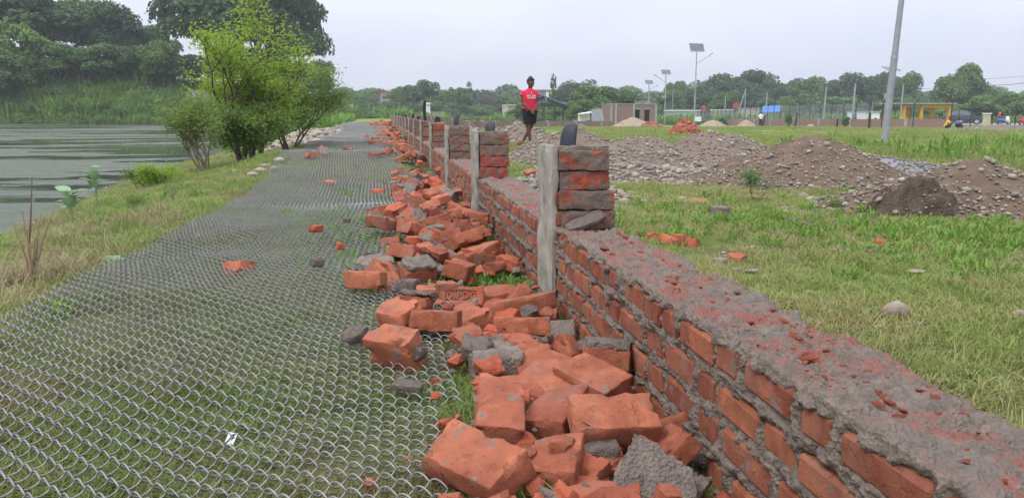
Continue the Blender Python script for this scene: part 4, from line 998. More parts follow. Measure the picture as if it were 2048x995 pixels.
# ------------------------------------------------------------------ grass and weeds: instanced tufts (nobody could count them)
def tuft_mesh(name, nb, rad, hmin, hmax, wid, mat, seed, lean=.6, leafy=0):
    r = np.random.default_rng(seed); V, Q, T, tint = [], [], [], []
    for i in range(nb):
        a, q = r.uniform(0, 6.28), rad * math.sqrt(r.random()); bx, by = q * math.cos(a), q * math.sin(a)
        h = r.uniform(hmin, hmax); yaw = r.uniform(0, 6.28); ln = r.uniform(.15, lean) * h * 1.6
        dx, dy = math.cos(yaw), math.sin(yaw); sx, sy = -dy * wid / 2, dx * wid / 2; tt = r.random(); n0 = len(V)
        if leafy and i % leafy == 0:                                   # small broad leaf on a stalk
            lw = wid * r.uniform(3, 6); 
            V += [[bx, by, 0], [bx + dx * ln * .5 - dy * lw / 2, by + dy * ln * .5 + dx * lw / 2, h * .8], [bx + dx * (ln * .5 + lw * 1.4), by + dy * (ln * .5 + lw * 1.4), h], [bx + dx * ln * .5 + dy * lw / 2, by + dy * ln * .5 - dx * lw / 2, h * .8]]
            Q.append([n0, n0 + 1, n0 + 2, n0 + 3]); tint += [tt] * 4
        else:
            V += [[bx - sx, by - sy, 0], [bx + sx, by + sy, 0], [bx + dx * ln * .4 + sx * .8, by + dy * ln * .4 + sy * .8, h * .65], [bx + dx * ln * .4 - sx * .8, by + dy * ln * .4 - sy * .8, h * .65], [bx + dx * ln, by + dy * ln, h * r.uniform(.75, 1)]]
            Q.append([n0, n0 + 1, n0 + 2, n0 + 3]); T.append([n0 + 3, n0 + 2, n0 + 4]); tint += [tt] * 5
    me = mesh_np(name, V, Q, T, mat); add_attr(me, 'tint', tint); return me
def proto(name, meshes):
    c_ = bpy.data.collections.new(name)                                  # not linked to the scene: sources only
    for i, me in enumerate(meshes):
        o_ = bpy.data.objects.new('%s_%02d' % (name, i), me); c_.objects.link(o_)
    return c_
def scatter(name, label, pts, rot, scl, coll, zs=None):
    me = bpy.data.meshes.new(name); me.vertices.add(len(pts)); me.vertices.foreach_set('co', np.asarray(pts, np.float32).ravel())
    a = me.attributes.new('rot', 'FLOAT_VECTOR', 'POINT'); a.data.foreach_set('vector', np.asarray(rot, np.float32).ravel())
    a = me.attributes.new('scl', 'FLOAT_VECTOR', 'POINT'); a.data.foreach_set('vector', np.asarray(scl, np.float32).ravel())
    o_ = ob(name, me); ng = bpy.data.node_groups.new(name, 'GeometryNodeTree')
    ng.interface.new_socket('Geometry', in_out='INPUT', socket_type='NodeSocketGeometry'); ng.interface.new_socket('Geometry', in_out='OUTPUT', socket_type='NodeSocketGeometry')
    N = ng.nodes; gi = N.new('NodeGroupInput'); go = N.new('NodeGroupOutput'); ip = N.new('GeometryNodeInstanceOnPoints'); ci = N.new('GeometryNodeCollectionInfo')
    ci.inputs['Collection'].default_value = coll; ci.inputs['Separate Children'].default_value = True; ci.inputs['Reset Children'].default_value = True
    ip.inputs['Pick Instance'].default_value = True
    ra = N.new('GeometryNodeInputNamedAttribute'); ra.data_type = 'FLOAT_VECTOR'; ra.inputs['Name'].default_value = 'rot'
    sa = N.new('GeometryNodeInputNamedAttribute'); sa.data_type = 'FLOAT_VECTOR'; sa.inputs['Name'].default_value = 'scl'
    L = ng.links; L.new(gi.outputs[0], ip.inputs['Points']); L.new(ci.outputs[0], ip.inputs['Instance']); L.new(ra.outputs[0], ip.inputs['Rotation']); L.new(sa.outputs[0], ip.inputs['Scale']); L.new(ip.outputs[0], go.inputs[0])
    md = o_.modifiers.new('tufts', 'NODES'); md.node_group = ng
    return tag(o_, label, 'grass', None, 'stuff')
def in_mound(x, y, k_=1.0):
    m_ = np.zeros(len(x), bool)
    for (cx, cy, rx, ry, ro) in MOUNDS:
        dx, dy = x - cx, y - cy; u = (dx * math.cos(ro) + dy * math.sin(ro)) / rx; v_ = (-dx * math.sin(ro) + dy * math.cos(ro)) / ry
        m_ |= u * u + v_ * v_ < k_
    return m_
def field_pts(n, x0, x1, y0, y1, dens, r):
    x = r.uniform(x0, x1, n); y = y0 + (y1 - y0) * r.random(n)
    keep = r.random(n) < dens(x, y); keep &= ~((x > XL - .03) & (x < XR + .02)); keep &= ~in_mound(x, y, .92)
    wl_ = waterline(y); keep &= x > wl_ + .15
    a = np.arctan2(x, y); keep &= (a > R(-34)) & (a < R(48)); keep &= np.hypot(x, y) > .9
    return x[keep], y[keep]
def mk(x, y, r, s0, s1, far=None):
    z = gnd(x, y) - .004; s = r.uniform(s0, s1, len(x)); s2 = np.stack([s * r.uniform(.8, 1.25, len(x)), s, s * r.uniform(.7, 1.3, len(x))], -1)
    rot = np.stack([r.normal(0, .1, len(x)), r.normal(0, .1, len(x)), r.uniform(0, 6.28, len(x))], -1)
    return np.stack([x, y, z], -1), rot, s2
rg = np.random.default_rng(3)
TURF = proto('turf_source', [tuft_mesh('turf', 64, .08, .012, .038, .0026, M_GRASS, s, 1.5, 0) for s in range(5)])
LONG = proto('long_grass_source', [tuft_mesh('long_grass', 60, .075, .02, .065, .0030, M_GRASS_BANK, 20 + s, 1.1, 0) for s in range(4)])
WEED = proto('weed_source', [tuft_mesh('weed', 44, .08, .03, .11, .0038, M_WEED, 30 + s, .8, 2) for s in range(5)])
FART = proto('far_grass_source', [tuft_mesh('far_grass', 110, .25, .02, .075, .0055, M_GRASS_FAR, 40 + s, 1.2, 0) for s in range(4)])
dens = lambda x, y: np.clip((fbm(x * 1.4, y * 1.4, 2.5, 4) - .30) * 3.6, .10, 1)
# right field, near
x, y = field_pts(26000, .95, 8, .6, 9, lambda x, y: dens(x, y) * np.clip(1.25 - y / 14, .3, 1), rg)
scatter('grass', 'short patchy turf of the field near the wall', *mk(x, y, rg, .75, 1.35), TURF)
# under the mesh
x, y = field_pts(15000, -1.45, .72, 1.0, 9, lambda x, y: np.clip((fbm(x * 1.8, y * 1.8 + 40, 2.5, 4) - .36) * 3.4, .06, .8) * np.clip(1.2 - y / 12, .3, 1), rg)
TURF2 = proto('mesh_turf_source', [tuft_mesh('turf', 64, .08, .012, .038, .0026, M_GRASS2, 60 + s, 1.5, 0) for s in range(5)])  # same tufts as the field turf in a darker grass colour
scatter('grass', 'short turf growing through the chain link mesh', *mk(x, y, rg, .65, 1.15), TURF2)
# left bank
x, y = field_pts(16000, -5, -1.2, 1.5, 16, lambda x, y: dens(x * .8, y * .8 + 9) * np.clip(1.3 - y / 20, .3, 1), rg)
scatter('grass', 'longer grass on the bank between mesh and river', *mk(x, y, rg, .75, 1.35), LONG)
# weeds: clumps at wall foot, field edge, mesh tears
wl_c = [(.62, 3.05, .10, 60), (.52, 3.55, .22, 150), (.35, 3.25, .2, 60), (3.3, 3.9, .5, 420), (3.9, 4.2, .5, 300), (3.0, 4.9, .6, 260), (2.3, 6.2, .7, 200), (1.7, 5.0, .5, 90), (-.15, 4.6, .3, 140), (-.25, 5.6, .3, 120), (.0, 3.9, .25, 80), (-1.7, 2.9, .3, 160), (-2.1, 5.6, .5, 150), (-2.4, 8, .7, 200), (-2.2, 11, .6, 180), (2.6, 5.1, .4, 120), (.63, 6, .1, 60), (.60, 2.0, .06, 18), (-.1, 7.2, .25, 60), (1.25, 6.2, .25, 60), (4.8, 6.6, .6, 160), (2.6, 14.5, .8, 150), (3.6, 18.4, .6, 60), (2.0, 16, .8, 120)]
wx_, wy_ = [], []
for (cx, cy, s, n_) in wl_c: wx_ += list(rg.normal(cx, s, n_)); wy_ += list(rg.normal(cy, s, n_))
wx_, wy_ = np.array(wx_), np.array(wy_); kp = ~((wx_ > XL - .05) & (wx_ < XR + .03)) & (wx_ > waterline(wy_) + .2) & (wy_ > 1.2); wx_, wy_ = wx_[kp], wy_[kp]
kq = rg.random(len(wx_)) < np.where(wx_ > 1, .55, .50); wx_, wy_ = wx_[kq], wy_[kq]
scatter('weeds', 'leafy green weeds in patches by the wall foot and the mound edges', *mk(wx_, wy_, rg, .30, .75), WEED)
# farther field
x, y = field_pts(16000, 1, 26, 8.5, 32, lambda x, y: np.clip((fbm(x * .6, y * .6, 4, 4) - .28) * 3, .15, 1) * np.clip(1.3 - y / 40, .25, 1), rg)
scatter('grass', 'green grass of the open field beyond the mounds', *mk(x, y, rg, .8, 1.5), FART)
x, y = field_pts(7000, 4, 60, 30, 75, lambda x, y: np.clip((fbm(x * .3, y * .3, 4, 4) - .35) * 3, .05, 1), rg)
scatter('grass', 'distant field grass running to the fence', *mk(x, y, rg, 1.2, 2.4), FART)
# taller weeds at the right of the field
x, y = field_pts(420, 9, 19, 11, 19, lambda x, y: np.clip((fbm(x * .7, y * .7, 14, 3) - .4) * 3, 0, 1), rg)
TALLW = proto('tall_weed_source', [tuft_mesh('tall_weed', 30, .16, .10, .34, .010, M_WEED, 50 + s, .5, 3) for s in range(4)])
scatter('weeds', 'taller scattered weeds in the field behind the cut mound', *mk(x, y, rg, .5, 1.1), TALLW)
# strip grass along the far mesh
x, y = field_pts(3000, -4.5, .2, 9, 45, lambda x, y: np.where(x < -1.5, .9, .14), rg)
scatter('grass', 'grass tufts along the far stretch of the mesh', *mk(x, y, rg, .8, 1.6), LONG)
# ------------------------------------------------------------------ trees
def quads_leaves(P, N, size, r, aspect=.7):
    """leaf faces at P with normals N"""
    n_ = len(P); a = np.cross(N, r.normal(size=(n_, 3))); a /= np.linalg.norm(a, axis=1)[:, None] + 1e-9; b_ = np.cross(N, a)
    s = np.asarray(size)[:, None] if np.ndim(size) else size
    fold = N * (s * .18)
    V = np.stack([P - a * s * .5, P - b_ * s * .5 * aspect + fold, P + a * s * .5, P + b_ * s * .5 * aspect + fold], 1).reshape(-1, 3)
    Q = np.arange(n_ * 4).reshape(-1, 4); return V, Q
def crown_mesh(name, seed, nl, nleaf, leaf, mat, shape=(1, 1, .8), lobe=(.22, .4), bottom=-.6):
    r = np.random.default_rng(seed); P, N, Tn = [], [], []
    cs = []
    while len(cs) < nl:
        c_ = r.uniform(-1, 1, 3)
        q = np.linalg.norm(c_)
        if q > 1 or q < .25 or c_[2] < bottom: continue
        cs.append(c_ * .78)
    cs = np.array(cs); rad = r.uniform(*lobe, nl); tone = r.random(nl)
    for i in range(nl):
        k_ = int(nleaf * rad[i] ** 2 / (rad ** 2).sum()); d = r.normal(size=(k_, 3)); d /= np.linalg.norm(d, axis=1)[:, None]
        d[:, 2] = np.where(d[:, 2] < -.35, -d[:, 2], d[:, 2])
        q = r.random(k_) ** .35 * (1 + .3 * (fbm(d[:, 0] * 3 + i, d[:, 1] * 3, d[:, 2] * 3, 2) - .5))
        p = (cs[i] + d * (rad[i] * q)[:, None])
        P.append(p); n_ = d + r.normal(size=(k_, 3)) * .6 + np.array([0, 0, .5]); N.append(n_ / np.linalg.norm(n_, axis=1)[:, None])
        Tn.append(np.clip(tone[i] * .6 + r.random(k_) * .4, 0, 1))
    P = np.concatenate(P) * np.array(shape); N = np.concatenate(N); Tn = np.concatenate(Tn)
    V, Q = quads_leaves(P, N, leaf * r.uniform(.6, 1.4, len(P)), r)
    me = mesh_np(name, V, Q, None, mat); add_attr(me, 'tint', np.repeat(Tn, 4)); return me
def trunk_mesh(name, seed, h, r0, spread=.5, nlimb=6):
    r = np.random.default_rng(seed); mb_ = MB()
    pts = [(0, 0, -.15)] + [(r.normal(0, .02) * k_, r.normal(0, .02) * k_, h * k_ / 5) for k_ in range(1, 6)]
    mb_.tube(pts, np.linspace(r0, r0 * .45, 6), 8)
    for i in range(nlimb):
        a = 6.28 * i / nlimb + r.uniform(-.3, .3); z0 = h * r.uniform(.5, .95); L = spread * r.uniform(.6, 1)
        mb_.tube([(0, 0, z0), (math.cos(a) * L * .4, math.sin(a) * L * .4, z0 + L * .35), (math.cos(a) * L, math.sin(a) * L, z0 + L * .9)], [r0 * .4, r0 * .26, r0 * .08], 6)
    return mb_.mesh(name, M_BARK, True)
# unit trees: crown is about 2 wide and 1.7 tall about its own centre
CROWN = dict(
 dark=[crown_mesh('crown', 100 + s, 30, 9000, .085, M_LEAF_D, (1, 1, .85)) for s in range(3)],
 mid=[crown_mesh('crown', 110 + s, 30, 9000, .085, M_LEAF_M, (1, 1, .85)) for s in range(3)],
 light=[crown_mesh('crown', 120 + s, 26, 7000, .09, M_LEAF_L, (1, 1, .8)) for s in range(2)],
 grey=[crown_mesh('crown', 130, 30, 5000, .07, M_LEAF_G, (1, 1, .8))],
 sparse=[crown_mesh('crown', 140 + s, 26, 4200, .085, M_LEAF_M, (1, 1, 1), (.15, .28), -.9) for s in range(2)])
TRK = [trunk_mesh('trunk', 150 + s, 1.0, .075, .5) for s in range(3)]
rt = random.Random(31)
def tree(label, x, y, z, w, top, kind, var=0, group=None, bot=None, name='tree'):
    """w: crown width, top: height of the crown top above z"""
    bot = top * .22 if bot is None else bot
    t = thing(name, label, 'tree', (x, y, z), (0, 0, rt.uniform(0, 6.28)), group)
    ch = (top - bot); me = CROWN[kind][var % len(CROWN[kind])]
    ob('crown', me, t, (0, 0, bot + ch * .5), (0, 0, 0), (w / 2, w / 2, ch / 1.55))
    ob('trunk', TRK[var % 3], t, (0, 0, 0), (0, 0, 0), (max(w * .28, 1.2), max(w * .28, 1.2), bot + ch * .4))
    return t
def ptree(label, px, top_px, w_px, Y, kind, var=0, group=None, zb=None, bot=None, name='tree'):
    p = gy(px, top_px, Y); dist = (p - _C) @ _f; w = w_px * dist / F_PX
    zb = gat(p[0], Y) if zb is None else zb
    return tree(label, p[0], Y, zb, w, p[2] - zb, kind, var, group, bot, name)
FB = 'trees on the far river bank'
L_ = [(-60, -60, 260, 112, 'dark', 'dark tall tree at the picture edge across the river'), (40, -45, 230, 110, 'dark', 'high dark tree above the left end of the far bank'),
 (135, -10, 190, 113, 'mid', 'rounded green tree second along the far bank skyline'), (215, 2, 150, 114, 'dark', 'dark tree before the gap of sky on the far bank'),
 (275, 42, 110, 116, 'mid', 'lower tree in the sky gap across the river'), (318, 62, 90, 118, 'sparse', 'thin topped tree beside the huge dark tree'),
 (405, -70, 220, 108, 'dark', 'left half of the huge dark tree mass over the bank'), (500, -120, 300, 106, 'dark', 'hugest dark tree across the river, cut by the picture top'),
 (590, -35, 150, 107, 'dark', 'drooping dark tree limb mass beside the sky behind the bright shrub'),
 (30, 35, 150, 100, 'light', 'lighter green feathery tree low at the picture edge'), (105, 75, 130, 101, 'mid', 'bushy tree halfway up the far bank on the left'),
 (185, 85, 130, 101, 'mid', 'round bush tree below the second skyline tree'), (255, 92, 110, 102, 'dark', 'dark round bush tree beneath the sky gap'),
 (320, 72, 110, 101, 'light', 'yellowish green tree in front of the huge dark tree'), (375, 110, 120, 103, 'dark', 'dark low tree above the orange tent'),
 (460, 90, 140, 104, 'dark', 'dark understory tree right of the orange tent'), (545, 90, 150, 104, 'dark', 'dark understory tree behind the bright shrub'),
 (625, 120, 100, 106, 'mid', 'small tree at the shore end behind the pale shrub'), (-20, 95, 150, 97, 'mid', 'bush tree at the far left of the opposite bank')]
for i, (px, ty, w_, Y, kd, lab) in enumerate(L_):
    ptree(lab, px, ty, w_, Y, kd, i, FB, None, None)
FT = 'trees along the horizon'
H_ = [(690, 182, 50, 190, 'mid', 'hazy tree next to the pale shrub on the skyline'), (722, 182, 55, 200, 'mid', 'pointed hazy tree left of the red roofed building'), (745, 205, 50, 190, 'dark', 'low hazy tree under the red roofed building'),
 (805, 172, 70, 175, 'mid', 'large hazy tree right of the red roofed building'), (845, 165, 80, 170, 'dark', 'broad dark tree above the far pillars'), (890, 166, 60, 172, 'sparse', 'airy tall tree in the middle of the horizon'), (932, 168, 40, 170, 'sparse', 'slim upright tree standing alone on the horizon'),
 (868, 195, 60, 160, 'mid', 'lower green tree under the broad dark tree'), (915, 205, 70, 165, 'mid', 'low bushy tree under the slim tree'), (975, 188, 45, 185, 'grey', 'thin twiggy tree left of the boy'), (1012, 186, 62, 190, 'mid', 'domed hazy tree beside the boy'), (960, 208, 70, 180, 'mid', 'low hedge tree left of the boy'), (780, 205, 60, 170, 'mid', 'low tree in front of the red roofed building'),
 (1160, 156, 100, 150, 'grey', 'greyish bare looking tree behind the bamboo clump'), (1125, 205, 70, 118, 'light', 'light bush beside the blue roofed shelter'), (1190, 172, 90, 112, 'mid', 'left half of the wide bamboo green clump'), (1232, 168, 80, 114, 'mid', 'right half of the wide bamboo green clump'), (1170, 195, 70, 110, 'light', 'bright low tree at the foot of the bamboo clump'), (1065, 205, 90, 125, 'light', 'low light tree behind the boy'),
 (1352, 155, 44, 165, 'mid', 'narrow topped tree between two solar lamps'), (1345, 180, 70, 160, 'mid', 'wide tree base behind the second solar lamp'), (1400, 180, 70, 150, 'dark', 'round tree behind the tallest solar lamp'), (1430, 152, 90, 170, 'dark', 'rising shoulder of the large dark grove'), (1490, 140, 110, 172, 'dark', 'highest domed tree of the large dark grove'), (1525, 160, 70, 168, 'dark', 'falling shoulder of the large dark grove'), (1450, 175, 60, 140, 'mid', 'green round tree before the dark grove'),
 (1575, 165, 80, 170, 'dark', 'middle dark tree of the fence background'), (1610, 155, 90, 165, 'mid', 'brownish green tree behind the pair of poles'), (1580, 192, 40, 135, 'light', 'small bright tree behind the blue tarp'), (1660, 160, 90, 165, 'dark', 'dark tree behind the white topped poles'), (1715, 148, 100, 160, 'dark', 'big dark tree left of the tall leaning pole'), (1760, 150, 80, 158, 'dark', 'dark tree directly behind the tall leaning pole'), (1810, 143, 60, 150, 'mid', 'ragged tree right of the tall leaning pole'), (1680, 195, 90, 140, 'mid', 'green understory tree behind the fence'), (1790, 190, 70, 130, 'mid', 'low tree behind the yellow shelter'),
 (1905, 148, 80, 120, 'mid', 'left crown of the freestanding tree over the car'), (1930, 130, 80, 122, 'mid', 'top crown of the freestanding tree over the car'), (1960, 165, 70, 121, 'mid', 'right crown of the freestanding tree over the car'), (1985, 190, 90, 105, 'light', 'pale green thicket behind the scooter'), (2035, 180, 90, 104, 'light', 'pale green thicket at the picture edge'), (2080, 178, 100, 104, 'light', 'pale green thicket running out of the picture'), (1925, 205, 90, 108, 'light', 'low pale bush behind the car'), (1860, 205, 60, 125, 'light', 'low bush seen through the yellow shelter'), (1300, 200, 60, 170, 'mid', 'low hazy tree behind the brick building'), (1545, 195, 60, 150, 'mid', 'low green tree left of the blue tarp'), (1280, 212, 50, 150, 'light', 'small bush behind the brick building')]
for i, (px, ty, w_, Y, kd, lab) in enumerate(H_): ptree(lab, px, ty, w_ * 1.25, Y, kd, i, FT, None, 0.3 if w_ > 45 else None)
# slim conifer like tree
ptree('slim dark tree with a tuft on top right of the boy', 1107, 148, 16, 120, 'sparse', 1, FT, None, 5.0)
ptree('leafy stem of the slim tree beside the shelter roof', 1106, 172, 22, 119, 'mid', 1, FT, None, .5)
# distant wood closing the horizon: reads as one mass
FW = proto('wood_source', [CROWN['mid'][0], CROWN['dark'][1], CROWN['mid'][2]])
wp, wr, ws = [], [], []
rw = np.random.default_rng(12)
for i in range(420):
    px = rw.uniform(-500, 2500); Y = rw.uniform(215, 330); p = gy(px, 225, Y)
    if p[0] < -60 and Y < 150: continue
    s = rw.uniform(4, 7.5); wp.append((p[0], Y, -1.2 + s * .5)); wr.append((0, 0, rw.uniform(0, 6))); ws.append((s * 1.3, s * 1.3, s * rw.uniform(.8, 1.2)))
scatter('distant_wood', 'hazy wood closing the horizon', wp, wr, ws, FW)['category'] = 'wood'
# undergrowth on the far slope
UG = proto('undergrowth_source', [crown_mesh('bush', 160 + s, 12, 520, .17, [M_LEAF_M, M_LEAF_L, M_LEAF_M, M_LEAF_L][s % 4], (1, 1, .85), (.25, .5)) for s in range(7)] + [tuft_mesh('reed', 46, .7, .6, 1.7, .10, M_WEED, 170 + s, .7) for s in range(2)])
ux = rw.uniform(-75, -5, 5200); ud = rw.uniform(-.3, 17, 5200) ; uy = 89.5 - .167 * (ux + 18.6) + ud
us = (.5 + 1.3 * rw.random(5200) ** 2.2) * (1 - .45 * (ud < 2))
scatter('undergrowth', 'thick green undergrowth covering the far river bank', np.stack([ux, uy, gnd(ux, uy) + .1], -1), np.stack([0 * ux, 0 * ux, rw.uniform(0, 6, 5200)], -1), np.stack([us, us, us], -1), UG)['category'] = 'undergrowth'
# low green scrub along the near bank in the distance
ux = rw.uniform(-7.5, -2.2, 520); uy = rw.uniform(26, 92, 520); us = rw.uniform(.25, .75, 520)
kp = ux > waterline(uy) - .2; kp &= ux < -1.9 - (uy - 26) * .012
scatter('undergrowth', 'low green scrub along the near bank in the distance', np.stack([ux, uy, gnd(ux, uy)], -1)[kp], np.stack([0 * ux, 0 * ux, rw.uniform(0, 6, 520)], -1)[kp], np.stack([us, us, us], -1)[kp], UG)['category'] = 'undergrowth'
# green belt behind the field's far wall and fence
ux = rw.uniform(-20, 130, 1500); uy = rw.uniform(98, 150, 1500); us = rw.uniform(.6, 1.7, 1500)
scatter('undergrowth', 'bushes behind the far wall and fence', np.stack([ux, uy, gnd(ux, uy)], -1), np.stack([0 * ux, 0 * ux, rw.uniform(0, 6, 1500)], -1), np.stack([us, us, us], -1), UG)['category'] = 'undergrowth'

# ------------------------------------------------------------------ shrubs by the water
def shrub(label, x, y, H, W, leafmat, seed, nstem, leaf, perleaf, lean=(0, 0), bare=.35, barkm=M_BARK, group='shrubs at the water edge', vmin=.25, maxd=4, spr=.5):
    r = random.Random(seed); br = MB(); P, N, Tn = [], [], []; z0 = gat(x, y)
    def grow_b(p, d, L, rad, dep):
        pts = [p]; q = p; dd = d
        for s_ in range(4):
            dd = (dd + Vector((r.gauss(0, .17), r.gauss(0, .17), r.gauss(.05, .10)))).normalized(); q = q + dd * (L / 4); pts.append(q)
            if (dep >= 1 or bare < .13) and q.z > H * bare * r.uniform(.6, 1.2):
                tn = r.random()
                for _ in range(perleaf):
                    o3 = Vector((r.gauss(0, 1), r.gauss(0, 1), r.gauss(0, .7))) * (leaf * 1.8)
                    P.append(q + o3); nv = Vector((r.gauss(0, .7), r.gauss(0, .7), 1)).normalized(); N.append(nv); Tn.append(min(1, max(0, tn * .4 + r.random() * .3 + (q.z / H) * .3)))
        br.tube([tuple(q_) for q_ in pts], np.linspace(rad, rad * .55, 5), 5)
        if dep < maxd:
            for c_ in range(r.choice([2, 3, 3])):
                k_ = r.randint(2, 4); nd = (dd + Vector((r.gauss(0, spr), r.gauss(0, spr), r.gauss(.2, .3)))).normalized()
                grow_b(pts[k_], nd, L * r.uniform(.55, .78), rad * .55, dep + 1)
    for s_ in range(nstem):
        a = r.uniform(0, 6.28); sp = r.uniform(.1, .55)
        d = Vector((math.cos(a) * sp * W / H + lean[0], math.sin(a) * sp * W / H * .8 + lean[1], 1)).normalized()
        grow_b(Vector((math.cos(a) * .06 * W, math.sin(a) * .06 * W, -.05)), d, H * r.uniform(.34, .46), .013 * H, 0)
    t = thing('shrub', label, 'shrub', (x, y, z0), (0, 0, 0), group)
    br.build('branches', barkm, t, True)
    P = np.array([tuple(q) for q in P]); N = np.array([tuple(q) for q in N]); rn = np.random.default_rng(seed)
    V, Q = quads_leaves(P, N, leaf * rn.uniform(.6, 1.35, len(P)), rn, .62)
    me = mesh_np('foliage', V, Q, None, leafmat); add_attr(me, 'tint', np.repeat(np.array(Tn), 4)); ob('foliage', me, t)
    return t
M_TWIG = plain('pale_twig', (0.20, 0.15, 0.10), .9, 0, .3, 20, .2, .003)
shrub('tall bright yellow green shrub at the water edge', -2.12, 13.0, 2.55, .45, M_LEAF_Y, 5, 6, .052, 4, (.05, 0), .10, spr=.5).rotation_euler = (0, 0, math.pi)
shrub('bright bushy shrub filling the middle of the thicket', -2.0, 13.8, 1.55, .9, M_LEAF_Y, 8, 7, .052, 4, (.12, 0), .06)
shrub('brownish bare stemmed shrub with thin leaves, closest to the river', -2.35, 11.6, 1.2, .9, M_LEAF_S, 11, 8, .042, 2, (-.05, 0), .30, M_TWIG)
shrub('pale green rounded shrub next to the mesh crest', -1.75, 16.4, 1.75, 1.7, M_LEAF_S, 14, 8, .055, 6, (.12, 0), .12)
shrub('light green shrub low behind the bright one', -1.95, 12.6, .95, 1.0, M_LEAF_S, 17, 7, .046, 5, (.1, 0), .08)
shrub('small bright ferny seedling on the bank below the shrubs', -2.55, 10.0, .42, .5, M_LEAF_Y, 19, 5, .026, 5, (-.1, 0), .05, M_TWIG, maxd=3)
shrub('little leafy sprig left of the ferny seedling', -2.95, 10.4, .45, .3, M_LEAF_L, 23, 3, .022, 5, (-.1, 0), .05, M_TWIG, maxd=3)
shrub('thin upright sapling on the bank with few leaves', -1.80, 7.4, .34, .15, M_LEAF_S, 29, 2, .012, 2, (.12, 0), .1, M_TWIG, maxd=3)
shrub('short twiggy seedling on the bank beside the sapling', -2.05, 7.1, .22, .2, M_LEAF_S, 31, 3, .012, 3, (0, 0), .1, M_TWIG, maxd=3)
shrub('spindly two stemmed weed standing before the brown mound', 3.17, 6.3, .36, .22, M_LEAF_M, 33, 2, .02, 7, (0, 0), .55, M_TWIG, 'weeds on the field', maxd=3)
shrub('dusty thistle weed right of the spindly weed', 3.55, 5.7, .15, .25, M_LEAF_S, 35, 5, .014, 3, (0, 0), .1, M_TWIG, 'weeds on the field', maxd=3)

# broad leaved plants on the bank
def broadleaf(label, x, y, h, n_, seed, z=None, ls=1.0):
    r = random.Random(seed); t = thing('broadleaf_plant', label, 'plant', (x, y, gat(x, y) if z is None else z), (0, 0, 0), 'broad leaved plants by the river')
    jm = MB(); jm.tube([(0, 0, -.05), (.01, 0, h * .5), (.0, .01, h)], [.007, .006, .004], 6); jm.build('stem', M_LEAF_B, t, True)
    for i in range(n_):
        a = i * 2.4 + r.uniform(-.3, .3); zz = h * (.45 + .55 * i / n_); L = r.uniform(.11, .17) * ls; el = r.uniform(.2, 1.0)
        V = []; Q = []
        for u in range(7):
            f = u / 6; w_ = math.sin(math.pi * min(1, f * .92 + .06)) ** .8 * L * .38
            cx = f * L * math.cos(el) ; cz = f * L * math.sin(el) - f * f * L * .25
            V += [[cx, -w_, cz + w_ * .25], [cx, 0, cz], [cx, w_, cz + w_ * .25]]
        for u in range(6): Q += [[u * 3, u * 3 + 3, u * 3 + 4, u * 3 + 1], [u * 3 + 1, u * 3 + 4, u * 3 + 5, u * 3 + 2]]
        me = mesh_np('leaf', V, Q, None, M_LEAF_B, True); add_attr(me, 'tint', [r.random()] * len(V)); ob('leaf', me, t, (0, 0, zz), (0, 0, a))
p = gz(192, 405, -.12); broadleaf('taller pale broad leaved plant against the water', p[0], p[1], .42, 12, 3)
p = gz(142, 440, -.12); broadleaf('lower pale broad leaved plant beside dry straw', p[0], p[1], .27, 11, 5)
p = gz(225, 540, -.02); broadleaf('low pale leaf rosette at the mesh edge', p[0], p[1], .03, 6, 9, None, .5)
# dry stalks and bent stems on the bank
r = random.Random(77)
p = gz(66, 585, -.05)
t = thing('dry_stalk_clump', 'dry broken straw stalks standing at the mesh edge', 'dry plant', (p[0], p[1], gat(p[0], p[1])))
for i in range(9):
    a = r.uniform(0, 6.28); L = r.uniform(.16, .36); ln = r.uniform(.02, .35)
    jm = MB(); jm.tube([(r.gauss(0, .012), r.gauss(0, .012), -.02), (math.cos(a) * ln * L * .5, math.sin(a) * ln * L * .5, L * .6), (math.cos(a) * ln * L, math.sin(a) * ln * L, L)], [.008, .007, .003], 5); jm.build('stalk', M_STRAW, t, True)
jm = MB(); jm.tube([(0, 0, .15), (.02, 0, .28), (.045, 0, .48)], [.005, .004, .002], 5); jm.build('stalk', M_WOOD, t, True)
def stem(label, pix, rad, mat, cat='stem', name='dry_twig'):
    P_ = [gz(a, b_, z) for (a, b_, z) in pix]; base = P_[0].copy(); jm = MB(); jm.tube([q - base for q in P_], np.linspace(rad, rad * .5, len(P_)), 6)
    return tag(jm.build(name, mat, None, True, tuple(base)), label, cat, 'dry stems on the bank')
stem('dark bent stem arching from the mesh edge over the hollow', [(176, 572, .02), (145, 540, .06), (118, 518, .09), (100, 500, .11), (60, 493, .12), (10, 490, .12)], .0045, M_WOOD)
stem('short forked dark twig rising from the bent stem', [(114, 515, .09), (116, 490, .13), (122, 470, .16)], .003, M_WOOD)
stem('pale dry stem leaning in the hollow', [(38, 600, -.02), (50, 560, .02), (60, 545, .05)], .006, M_STRAW)
stem('thin twig at the left picture edge', [(0, 560, .0), (16, 510, .08), (45, 480, .12)], .004, M_WOOD)
stem('twig lying on the mesh', [(240, 572, .045), (262, 592, .05), (285, 612, .045)], .007, M_WOOD)
stem('dark peg standing at the mesh edge by the shrubs', [(538, 356, -.02), (538, 344, .08)], .012, M_WOOD)
